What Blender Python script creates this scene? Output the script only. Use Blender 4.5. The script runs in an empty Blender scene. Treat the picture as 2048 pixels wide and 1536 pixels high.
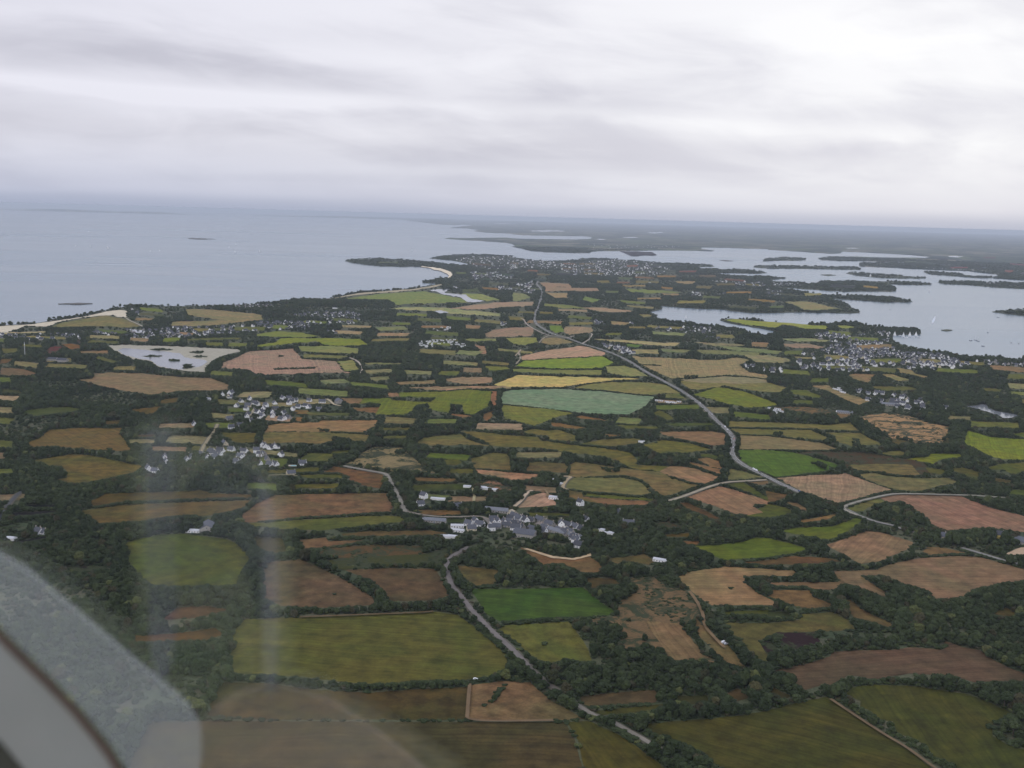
import bpy, bmesh, math, random
import numpy as np
from mathutils import Vector, Matrix
from mathutils.geometry import delaunay_2d_cdt
random.seed(7); RNG = np.random.default_rng(7)
SC = bpy.context.scene
COL = SC.collection
# ------------------------------------------------------------------ camera
ALT = 400.0                      # metres above the ground
FPX = 2150.0                     # focal length in photo pixels (2048 wide)
RIM = 100000.0                    # radius of the sea sheet = distance of the horizon
PITCH = math.atan(335.4 / FPX)
ROLL = math.radians(1.59)
FW = np.array([0, math.cos(PITCH), -math.sin(PITCH)])
U0 = np.array([0, math.sin(PITCH), math.cos(PITCH)])
R0 = np.array([1.0, 0, 0])
CR = R0 * math.cos(ROLL) + U0 * math.sin(ROLL)
CU = -R0 * math.sin(ROLL) + U0 * math.cos(ROLL)
cam_data = bpy.data.cameras.new("camera")
cam = bpy.data.objects.new("camera", cam_data); COL.objects.link(cam)
cam.matrix_world = Matrix(((CR[0], CU[0], -FW[0], 0), (CR[1], CU[1], -FW[1], 0), (CR[2], CU[2], -FW[2], ALT), (0, 0, 0, 1)))
cam_data.sensor_width = 36; cam_data.lens = 36 * FPX / 2048
cam_data.clip_start = 0.02; cam_data.clip_end = 400000
cam_data.dof.use_dof = True; cam_data.dof.focus_distance = 1500; cam_data.dof.aperture_fstop = 12
SC.camera = cam
# ------------------------------------------------------------------ exposure
SC.view_settings.view_transform = 'Standard'; SC.view_settings.look = 'None'
SC.view_settings.exposure = 0.0; SC.view_settings.gamma = 1.0
cy = SC.cycles
cy.max_bounces = 4; cy.diffuse_bounces = 2; cy.glossy_bounces = 2; cy.transmission_bounces = 2
cy.volume_bounces = 0; cy.transparent_max_bounces = 8; cy.sample_clamp_indirect = 4
cy.caustics_reflective = False; cy.caustics_refractive = False
HAZE_DENSITY = 2.8e-5
# ------------------------------------------------------------------ node helper
def nodes_of(tree):
    tree.nodes.clear()
    L = tree.links
    def n(kind, **kw):
        nd = tree.nodes.new(kind)
        for k, v in kw.items():
            if k.startswith('_'): setattr(nd, k[1:], v)
            else:
                key = int(k[1:]) if k[0] == 'i' and k[1:].isdigit() else k.replace('__', ' ')
                s = nd.inputs[key]
                if isinstance(v, bpy.types.NodeSocket): L.new(v, s)
                else: s.default_value = v
        return nd
    return n, L
def M(n, op, a, b=None, c=None, clamp=False):
    nd = n('ShaderNodeMath', _operation=op, _use_clamp=clamp)
    for i, v in enumerate((a, b, c)):
        if v is None: continue
        if isinstance(v, bpy.types.NodeSocket): nd.id_data.links.new(v, nd.inputs[i])
        else: nd.inputs[i].default_value = v
    return nd.outputs[0]
def MIX(n, fac, a, b, bt='MIX'):
    nd = n('ShaderNodeMix', _data_type='RGBA', _blend_type=bt)
    for s, v in ((nd.inputs[0], fac), (nd.inputs[6], a), (nd.inputs[7], b)):
        if isinstance(v, bpy.types.NodeSocket): nd.id_data.links.new(v, s)
        else: s.default_value = v if not isinstance(v, tuple) or len(v) == 4 else (*v, 1)
    return nd.outputs[2]
def MR(n, v, a, b, c, d, smooth=False):
    nd = n('ShaderNodeMapRange', _clamp=True)
    if smooth: nd.interpolation_type = 'SMOOTHSTEP'
    nd.id_data.links.new(v, nd.inputs[0])
    for i, q in enumerate((a, b, c, d)): nd.inputs[i + 1].default_value = q
    return nd.outputs[0]
def lin(c):
    c = np.asarray(c, float) / 255.0
    return np.where(c <= 0.04045, c / 12.92, ((c + 0.055) / 1.055) ** 2.4)
# ------------------------------------------------------------------ sky
SUN_EL, SUN_AZ = math.radians(40), math.radians(-140)     # azimuth measured from +Y towards +X
world = bpy.data.worlds.new("World"); SC.world = world; world.use_nodes = True
n, L = nodes_of(world.node_tree)
tc = n('ShaderNodeTexCoord')
sep = n('ShaderNodeSeparateXYZ', Vector=tc.outputs['Generated'])
X, Y, Z = sep.outputs
zc = M(n, 'MAXIMUM', Z, 0.0)
den = M(n, 'ADD', zc, 0.06)
px = M(n, 'DIVIDE', X, den); py = M(n, 'DIVIDE', Y, den)
def cloud(sx, sy, scale, detail, rough, off, dist=0.4):
    v = n('ShaderNodeCombineXYZ', X=M(n, 'MULTIPLY', px, sx), Y=M(n, 'MULTIPLY_ADD', py, sy, M(n, 'MULTIPLY', px, 0.10)), Z=off)
    t = n('ShaderNodeTexNoise', Vector=v.outputs[0], Scale=scale, Detail=detail, Roughness=rough, Distortion=dist)
    return t.outputs['Fac']
c1 = cloud(0.40, 1.0, 0.30, 4, 0.45, 3.3, 0.6)       # broad banks
def lump(k_, fl, scale, detail, off, dist):
    v = n('ShaderNodeCombineXYZ', X=M(n, 'MULTIPLY', X, k_), Y=M(n, 'MULTIPLY', Y, k_), Z=M(n, 'MULTIPLY_ADD', Z, k_ * fl, M(n, 'MULTIPLY_ADD', X, k_ * 0.35, off)))
    return n('ShaderNodeTexNoise', Vector=v.outputs[0], Scale=scale, Detail=detail, Roughness=0.52, Distortion=dist).outputs['Fac']
c2 = lump(2.2, 4.2, 1.3, 5, 5.1, 0.7)       # lumpy bases
c3 = lump(5.0, 4.0, 1.5, 5, 1.7, 0.6)
s = M(n, 'ADD', M(n, 'MULTIPLY', c1, 0.30), M(n, 'MULTIPLY', c2, 0.45))
s = M(n, 'MULTIPLY_ADD', c3, 0.25, s)
s = MR(n, s, 0.38, 0.60, 0.0, 1.0, True)
az = M(n, 'ARCTAN2', X, Y)
# separate banks of cloud: elevation, half thickness, azimuth from / to, strength (negative = darker base)
Zw = M(n, 'ADD', M(n, 'MULTIPLY_ADD', c2, 0.030, M(n, 'MULTIPLY_ADD', c3, 0.012, Z)), M(n, 'MULTIPLY_ADD', az, 0.018, -0.021))
def bank(s_, z0, dz, a0, a1, k_):
    v = MR(n, M(n, 'ABSOLUTE', M(n, 'SUBTRACT', Zw, z0)), 0.0, dz, 1.0, 0.0, True)
    h_ = M(n, 'MULTIPLY', MR(n, az, a0, a0 + 0.22, 0, 1, True), MR(n, az, a1 - 0.22, a1, 1, 0, True))
    return M(n, 'MULTIPLY_ADD', M(n, 'MULTIPLY', v, h_), k_, s_)
for bk in ((0.112, 0.020, -0.50, 0.22, -0.28), (0.090, 0.012, -0.75, 0.30, 0.45), (0.052, 0.022, -0.45, 0.20, -0.30), (0.165, 0.016, -0.62, -0.18, -0.15), (0.150, 0.018, -0.30, 0.02, -0.25),
           (0.140, 0.016, -0.70, -0.30, 0.10), (0.170, 0.035, 0.10, 0.50, 0.35), (0.066, 0.010, 0.05, 0.42, -0.30), (0.082, 0.010, 0.05, 0.5, 0.3), (0.034, 0.010, -0.20, 0.35, 0.25)):
    s = bank(s, *bk)
s = M(n, 'MAXIMUM', M(n, 'MINIMUM', s, 1.15), -0.25)
s = MR(n, s, -0.25, 1.15, 0.0, 1.0)
right = MR(n, az, -0.45, 0.50, 0.0, 1.0, True)
dark = MIX(n, right, (*lin((192, 191, 203)), 1), (*lin((212, 210, 220)), 1))
lite = MIX(n, right, (*lin((233, 232, 242)), 1), (*lin((255, 254, 254)), 1))
cc = MIX(n, s, dark, lite)
mid = MR(n, M(n, 'ABSOLUTE', M(n, 'SUBTRACT', Z, 0.075)), 0.0, 0.05, 0.12, 0.0, True)
cc = MIX(n, mid, cc, MIX(n, right, (*lin((196, 197, 211)), 1), (*lin((222, 220, 228)), 1)))
hz = MR(n, Z, 0.0, 0.075, 1.0, 0.0, True)
hcol = MIX(n, right, (*lin((176, 183, 206)), 1), (*lin((212, 211, 222)), 1))
cc = MIX(n, M(n, 'MULTIPLY', hz, 0.75), cc, hcol)
lowz = MR(n, Z, 0.0, 0.017, 1.0, 0.0, True)           # the murk thickens right at the horizon
cc = MIX(n, M(n, 'MULTIPLY', lowz, 0.8), cc, MIX(n, right, (*lin((160, 169, 192)), 1), (*lin((180, 184, 201)), 1)))
over = MR(n, Z, 0.20, 0.5, 0.0, 1.0, True)          # thicker, slightly bluer cloud overhead
cc = MIX(n, over, cc, MIX(n, 1.0, cc, (0.98, 1.04, 1.22, 1), 'MULTIPLY'))
sky = n('ShaderNodeTexSky', _sky_type='NISHITA', _sun_disc=False, _sun_elevation=SUN_EL, _sun_rotation=SUN_AZ)
skyw = MIX(n, 1.0, sky.outputs[0], (0.006, 0.006, 0.006, 1), 'MULTIPLY')
fin = MIX(n, 1.0, cc, skyw, 'ADD')
bg = n('ShaderNodeBackground', Color=fin, Strength=1.0)
# put the sky light near 0.1 x a bright colour so the strength stays in the physical range
bg.inputs['Strength'].default_value = 0.1
gain = MIX(n, 1.0, fin, (10, 10, 10, 1), 'MULTIPLY'); L.new(gain, bg.inputs['Color'])
n('ShaderNodeOutputWorld', Surface=bg.outputs[0])
# ------------------------------------------------------------------ sun behind the overcast
sd = bpy.data.lights.new("sun", 'SUN'); sd.energy = 0.9; sd.angle = math.radians(15); sd.color = (1, 0.96, 0.9)
sun = bpy.data.objects.new("sun", sd); COL.objects.link(sun)
sdir = Vector((math.sin(SUN_AZ) * math.cos(SUN_EL), math.cos(SUN_AZ) * math.cos(SUN_EL), math.sin(SUN_EL)))
sun.rotation_euler = sdir.to_track_quat('Z', 'Y').to_euler(); sun.location = (0, 0, 900)

# ------------------------------------------------------------------ survey: photo pixel -> ground point
def ground(u, v, z=0.0):
    d = CR * (u - 1024) - CU * (v - 768) + FPX * FW
    hor = math.hypot(d[0], d[1])
    dz = min(d[2], -(ALT - z) * hor / (RIM * 0.985))
    t = (z - ALT) / dz
    return np.array([d[0] * t, d[1] * t])
def project(P):                   # N x 3 -> N x 2 pixels (2048 x 1536)
    Q = P - np.array([0, 0, ALT])
    w = Q @ FW
    w = np.where(w < 1, 1, w)
    return np.stack([1024 + FPX * (Q @ CR) / w, 768 - FPX * (Q @ CU) / w], 1)
TILE = {'A': 390, 'B': 770, 'C': 1152}
def pts(tile, nums):
    a = np.array(nums, float).reshape(-1, 2)
    if tile == 'F': return a
    return a / 4 + np.array([512 * int(tile[1]), TILE[tile[0]]])
def parse(text):
    for ln in text.strip().splitlines():
        ln = ln.strip()
        if not ln or ln[0] == '#': continue
        head, rest = ln.split('|')
        h = head.split()
        yield h, pts(h[0], [float(q) for q in rest.split()])
# ------------------------------------------------------------------ tagging and mesh helpers
def tag(o, label=None, cat=None, group=None, kind=None):
    if label: o['label'] = label
    if cat: o['category'] = cat
    if group: o['group'] = group
    if kind: o['kind'] = kind
    return o
def mesh_obj(name, verts, faces, mat, parent=None, loc=(0, 0, 0), rz=0, smooth=False):
    me = bpy.data.meshes.new(name); me.from_pydata([tuple(map(float, v)) for v in verts], [], faces)
    if mat is not None:
        for m_ in (mat if isinstance(mat, (list, tuple)) else [mat]): me.materials.append(m_)
    if smooth: me.polygons.foreach_set('use_smooth', [True] * len(me.polygons))
    me.update()
    o = bpy.data.objects.new(name, me); COL.objects.link(o)
    o.location = loc; o.rotation_euler = (0, 0, rz)
    if parent is not None: o.parent = parent
    return o
def empty(name, loc, rz=0):
    o = bpy.data.objects.new(name, None); COL.objects.link(o); o.location = loc; o.rotation_euler = (0, 0, rz); o.empty_display_size = 2
    return o
class MB:
    def __init__(s): s.v = []; s.f = []
    def box(s, x0, x1, y0, y1, z0, z1):
        b = len(s.v)
        s.v += [(x, y, z) for z in (z0, z1) for x, y in ((x0, y0), (x1, y0), (x1, y1), (x0, y1))]
        s.f += [[b + i for i in q] for q in ((3, 2, 1, 0), (4, 5, 6, 7), (0, 1, 5, 4), (1, 2, 6, 5), (2, 3, 7, 6), (3, 0, 4, 7))]
        return s
    def add(s, v, f):
        b = len(s.v); s.v += [tuple(q) for q in v]; s.f += [[b + i for i in q] for q in f]; return s
    def tube(s, p, q, r0, r1, k=8):
        p = Vector(p); q = Vector(q); d = (q - p).normalized()
        a = d.cross(Vector((0.3, 0.9, 0.1))).normalized(); c = d.cross(a); b = len(s.v)
        for o, r in ((p, r0), (q, r1)):
            for i in range(k):
                t = 2 * math.pi * i / k; s.v.append(tuple(o + a * math.cos(t) * r + c * math.sin(t) * r))
        for i in range(k): s.f.append([b + i, b + (i + 1) % k, b + k + (i + 1) % k, b + k + i])
        s.f.append([b + k + i for i in range(k)]); s.f.append([b + k - 1 - i for i in range(k)])
        return s
    def obj(s, name, mat, parent=None, **k): return mesh_obj(name, s.v, s.f, mat, parent, **k)
# ------------------------------------------------------------------ materials
def new_mat(name):
    m = bpy.data.materials.new(name); m.use_nodes = True
    return (m,) + nodes_of(m.node_tree)
def finish(n, col, rough=0.9, spec=0.2, normal=None, metal=0):
    p = n('ShaderNodeBsdfPrincipled', Roughness=rough, Metallic=metal)
    p.inputs['Specular IOR Level'].default_value = spec
    if isinstance(col, bpy.types.NodeSocket): p.id_data.links.new(col, p.inputs['Base Color'])
    else: p.inputs['Base Color'].default_value = (*col, 1) if len(col) == 3 else col
    if normal is not None: p.id_data.links.new(normal, p.inputs['Normal'])
    n('ShaderNodeOutputMaterial', Surface=p.outputs[0])
    return p
def simple(name, col, rough=0.8, var=0.15, scale=0.5, spec=0.2, rnd=0.0):
    m, n, L = new_mat(name)
    g = n('ShaderNodeTexCoord')
    t = n('ShaderNodeTexNoise', Vector=g.outputs['Object'], Scale=scale, Detail=4)
    f = MR(n, t.outputs['Fac'], 0.3, 0.7, 1 - var, 1 + var)
    if rnd:
        oi = n('ShaderNodeObjectInfo'); f = M(n, 'MULTIPLY', f, MR(n, oi.outputs['Random'], 0, 1, 1 - rnd, 1 + rnd))
    cxyz = n('ShaderNodeCombineXYZ', X=f, Y=f, Z=f)
    finish(n, MIX(n, 1.0, (*col, 1), cxyz.outputs[0], 'MULTIPLY'), rough, spec)
    return m
def noise(n, vec, scale, detail=4, rough=0.55, dist=0.0):
    return n('ShaderNodeTexNoise', Vector=vec, Scale=scale, Detail=detail, Roughness=rough, Distortion=dist).outputs['Fac']
def scale3(n, col, f):
    c = n('ShaderNodeCombineXYZ', X=f, Y=f, Z=f)
    return MIX(n, 1.0, col, c.outputs[0], 'MULTIPLY')
def field_material(name, stripes, blotch, fine):
    m, n, L = new_mat(name)
    tc = n('ShaderNodeTexCoord'); P = tc.outputs['Object']; oi = n('ShaderNodeObjectInfo')
    W = n('ShaderNodeNewGeometry').outputs['Position']
    base = oi.outputs['Color']
    big = noise(n, W, 0.011, 5, 0.6, 0.8); med = noise(n, W, 0.06, 4, 0.6); sm = noise(n, W, 0.45, 3, 0.6)
    green = MIX(n, 1.0, base, (0.80, 0.98, 0.76, 1), 'MULTIPLY')
    warm = MIX(n, 1.0, base, (1.22, 1.08, 0.98, 1), 'MULTIPLY')
    c = MIX(n, MR(n, big, 0.34, 0.66, 0, 1, True), green, warm)
    c = MIX(n, blotch, base, c)
    f = M(n, 'MULTIPLY', MR(n, med, 0.3, 0.7, 1 - 0.55 * blotch, 1 + 0.5 * blotch), MR(n, sm, 0.25, 0.75, 1 - fine, 1 + fine))
    # drilling / mowing lines along the field's long side, a little wavy
    sx = n('ShaderNodeSeparateXYZ', Vector=P)
    wob = M(n, 'MULTIPLY_ADD', noise(n, P, 0.008, 2), 26, sx.outputs[1])
    w1 = n('ShaderNodeTexNoise', _noise_dimensions='1D', W=M(n, 'MULTIPLY', wob, 0.16), Scale=1.0, Detail=2).outputs['Fac']
    w2 = M(n, 'SINE', M(n, 'MULTIPLY', wob, 2 * math.pi / 12.0))
    f = M(n, 'MULTIPLY', f, MR(n, w1, 0.3, 0.7, 1 - stripes, 1 + stripes))
    f = M(n, 'MULTIPLY', f, MR(n, w2, 0.86, 0.98, 1.0, 1 - stripes * 0.8))
    finish(n, scale3(n, c, f), 0.95, 0.1)
    return m
MF = {'crop': field_material('crop', 0.18, 0.7, 0.14), 'stubble': field_material('stubble', 0.20, 0.65, 0.16),
      'pasture': field_material('pasture', 0.06, 0.9, 0.20)}
def heath_material():
    m, n, L = new_mat('heath')
    oi = n('ShaderNodeObjectInfo'); W = n('ShaderNodeNewGeometry').outputs['Position']
    a = noise(n, W, 0.03, 7, 0.68, 1.2); b = noise(n, W, 0.25, 4, 0.6)
    k = MR(n, M(n, 'MULTIPLY_ADD', b, 0.25, a), 0.58, 0.68, 0, 1, True)
    c = MIX(n, k, oi.outputs['Color'], (0.035, 0.042, 0.018, 1))
    finish(n, scale3(n, c, MR(n, b, 0.3, 0.7, 0.8, 1.2)), 0.95, 0.1)
    return m
MF['heath'] = heath_material()
def land_material():
    # rough grass, bracken and undergrowth below and between the trees
    m, n, L = new_mat('undergrowth')
    W = n('ShaderNodeNewGeometry').outputs['Position']
    a = noise(n, W, 0.006, 5, 0.6, 0.6); b = noise(n, W, 0.05, 5, 0.65); d = noise(n, W, 0.4, 3, 0.6)
    c = MIX(n, MR(n, a, 0.35, 0.65, 0, 1, True), (0.044, 0.060, 0.028, 1), (0.092, 0.094, 0.052, 1))
    c = MIX(n, MR(n, b, 0.52, 0.66, 0, 0.7, True), c, (0.110, 0.092, 0.060, 1))
    finish(n, scale3(n, c, MR(n, d, 0.3, 0.7, 0.7, 1.3)), 0.95, 0.1)
    return m
def far_land_material():
    m, n, L = new_mat('far_farmland')
    W = n('ShaderNodeNewGeometry').outputs['Position']
    dv = n('ShaderNodeTexNoise', Vector=W, Scale=0.0006, Detail=2)
    Wd = n('ShaderNodeVectorMath', _operation='MULTIPLY_ADD'); L.new(dv.outputs['Color'], Wd.inputs[0]); Wd.inputs[1].default_value = (900, 900, 0); L.new(W, Wd.inputs[2])
    v = n('ShaderNodeTexVoronoi', Vector=Wd.outputs[0], Scale=0.0022)
    s3 = n('ShaderNodeSeparateColor', Color=v.outputs['Color'])
    wood = (0.020, 0.034, 0.026, 1)
    c = MIX(n, MR(n, s3.outputs[0], 0.62, 0.64, 0, 1), wood, (0.17, 0.15, 0.10, 1))
    c = MIX(n, MR(n, s3.outputs[1], 0.70, 0.72, 0, 1), c, (0.075, 0.095, 0.04, 1))
    b = noise(n, W, 0.0012, 6, 0.65); d = noise(n, W, 0.012, 4, 0.6)
    c = MIX(n, MR(n, b, 0.50, 0.60, 0, 1, True), c, wood)
    finish(n, scale3(n, c, MR(n, d, 0.3, 0.7, 0.7, 1.35)), 0.95, 0.1)
    return m
def water_material(name, base, rough, bump, spec=0.5, wind=0.12):
    m, n, L = new_mat(name)
    W = n('ShaderNodeNewGeometry').outputs['Position']
    st = n('ShaderNodeVectorMath', _operation='MULTIPLY'); L.new(W, st.inputs[0]); st.inputs[1].default_value = (0.35, 1, 1)
    big = noise(n, st.outputs[0], 0.0007, 5, 0.55, 0.7)
    fine = noise(n, st.outputs[0], 0.02, 4, 0.6)
    bmp = n('ShaderNodeBump', Strength=bump, Distance=1.0, Height=fine)
    c = MIX(n, MR(n, big, 0.35, 0.65, 0, 1, True), (*base, 1), tuple(q * 1.15 for q in base))
    p = finish(n, c, rough, spec, bmp.outputs[0])
    L.new(M(n, 'ADD', MR(n, big, 0.35, 0.65, -wind, wind), rough), p.inputs['Roughness'])
    p.inputs['IOR'].default_value = 1.33
    return m
M_LAND = land_material(); M_FAR = far_land_material()
M_SEA = water_material('sea_water', (0.145, 0.195, 0.225), 0.25, 0.12, wind=0.03)
M_POND = water_material('pond_water', (0.16, 0.17, 0.18), 0.15, 0.05)
M_SAND = simple('sand', (0.50, 0.43, 0.33), 0.95, 0.15, 0.02)
def road_material():
    m, n, L = new_mat('asphalt')
    oi = n('ShaderNodeObjectInfo'); W = n('ShaderNodeNewGeometry').outputs['Position']
    a = noise(n, W, 0.08, 5, 0.6); b = noise(n, W, 1.2, 3)
    f = M(n, 'MULTIPLY', MR(n, a, 0.3, 0.7, 0.8, 1.2), MR(n, b, 0.3, 0.7, 0.9, 1.1))
    finish(n, scale3(n, oi.outputs['Color'], f), 0.85, 0.3)
    return m
M_ROAD = road_material()
M_PAINT = simple('road_paint', (0.7, 0.7, 0.68), 0.7, 0.1, 0.3)
# ------------------------------------------------------------------ land outlines (surveyed points)
def chain(text):
    out = []
    for ln in text.strip().splitlines():
        t, r = ln.split('|'); out.append(pts(t.strip(), [float(q) for q in r.split()]))
    return np.concatenate(out)
COAST = chain('''
A0| -400 1085 0 1042 250 1030 450 1000 700 962 850 925 900 902 980 896 1050 882 1100 884 1300 890 1500 888 1560 884 1850 888 2048 874
A1| 0 872 150 862 300 842 560 832 700 802 830 777 1000 767 1250 747 1400 722 1480 707 1330 699 1400 687 1480 667 1530 662 1550 645 1530 625 1480 602 1400 582 1320 572 1200 572 1000 567 880 557 780 542 715 527 760 516 850 508 1000 508 1200 520 1400 540 1580 560 1700 566 1690 548 1620 532 1540 520 1390 505 1480 492 1580 482 1700 478 1850 480 2048 490
A2| 0 500 80 505 130 520 300 530 400 528 520 520 560 512 700 510 800 512 850 520 1000 528 1100 538 1200 546 1350 550 1450 556 1520 556 1620 568 1600 574 1480 573 1500 590 1700 596 1900 602 2000 612 2040 622 1950 628 1660 620 1650 630 1720 645 1900 650 2048 652
A3| 40 660 140 665 60 674 0 684 100 700 250 702 330 712 400 706 420 692 550 690 780 690 860 692 950 690 1150 696 1290 708 1305 716 1200 719 1000 712 930 714 1020 740 1022 767 980 771 800 767 600 771 400 757 250 748 80 738 70 744 170 752 200 762 300 778 480 800 550 798 700 808 850 816 950 818 1060 832 1060 842 1155 850 1100 857 900 852 700 837 480 824 400 826 560 850 620 870 650 892 730 922 732 938 650 944 500 938 400 938 280 933 0 941
A2| 1900 938 1750 923 1700 913 1500 906 1300 892 1180 882 1100 886 1180 893 1200 910 1150 922 1080 936 1100 948 1160 967 1150 981 1040 986 1080 994 1200 1004 1300 1020 1450 1036 1600 1052 1680 1062 1850 1080 1860 1090 1900 1108 2030 1132
A3| -18 1127 90 1110 95 1094 0 1073
A2| 1900 1048 1750 1023 1665 995 1750 988 1900 998
A3| -20 1012 100 1020 300 1036 500 1036 600 1030 700 1032 800 1044 1000 1056 1150 1070 1215 1092 1218 1113 1100 1113 1000 1120 990 1132 1000 1165 1060 1190 1100 1208 1250 1240 1290 1262 1350 1262 1450 1275 1550 1300 1700 1305 1860 1310 1890 1318 1950 1315 2100 1318 2400 1330
''')
FAR = chain('''
A1| 740 181 1000 191 1150 194 1300 216 1450 233 1590 241 1700 238 1730 244 1580 258 1560 263 1700 269 1780 279 1740 289 1850 301 2048 309
A2| 0 314 100 321 300 325 600 331 640 338 630 350 500 356 300 352 100 350 0 345
A1| 2000 340 1850 342 1700 345 1600 344 1560 340 1510 347 1560 352 1620 356 1850 371 2000 381 2048 390
A2| 10 396 30 404 0 412 80 428 150 446 280 457 380 460 480 464 620 463 640 452 700 447 900 447 1100 442 1250 442 1450 444 1600 450 1620 445 1510 430 1520 419 1700 421 2048 432
A3| 0 438 150 446 300 456 400 463 500 469 580 466 590 453 700 456 1000 471 1150 480 1300 496 1260 502 1050 500 900 499 700 492 500 494 405 508 430 520 560 526 800 529 1000 533 1150 539 1160 546 950 540 760 536 730 550 740 570 950 579 1200 592 1400 601 1600 607 1700 620 1830 634 1845 650 1800 664 1900 672 2048 680 2300 690 3200 725
''')
ISLANDS = [  # polygon (A3 unless said)
 ('A3', '-40 530 -20 512 30 506 100 500 180 500 300 510 300 522 200 526 100 523 0 528'),
 ('A3', '-120 576 -80 566 0 566 300 570 550 575 700 574 738 582 735 598 600 596 300 589 0 586'),
 ('A3', '625 624 680 620 850 632 1000 642 1250 656 1264 666 1100 667 900 662 700 642'),
 ('A3', '420 637 480 634 545 640 480 646'),
 ('A3', '1250 618 1300 614 1550 632 1600 646 1830 660 1700 664 1550 652 1300 634'),
 ('A3', '1362 696 1400 690 1700 692 1800 696 2048 702 2300 708 2300 762 2048 748 1850 740 1600 717 1400 709'),
 ('A3', '1795 932 1860 924 1930 918 2048 916 2200 905 2300 920 2200 975 2048 963 1900 947'),
 ('A3', '1385 1078 1430 1074 1475 1078 1430 1085'),
 ('A2', '1660 521 1710 519 1775 527 1715 529'),
 ('A0', '1500 347 1545 341 1620 346 1720 352 1600 357'),
 ('A0', '465 868 560 865 620 861 740 866 620 873'),
]
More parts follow.
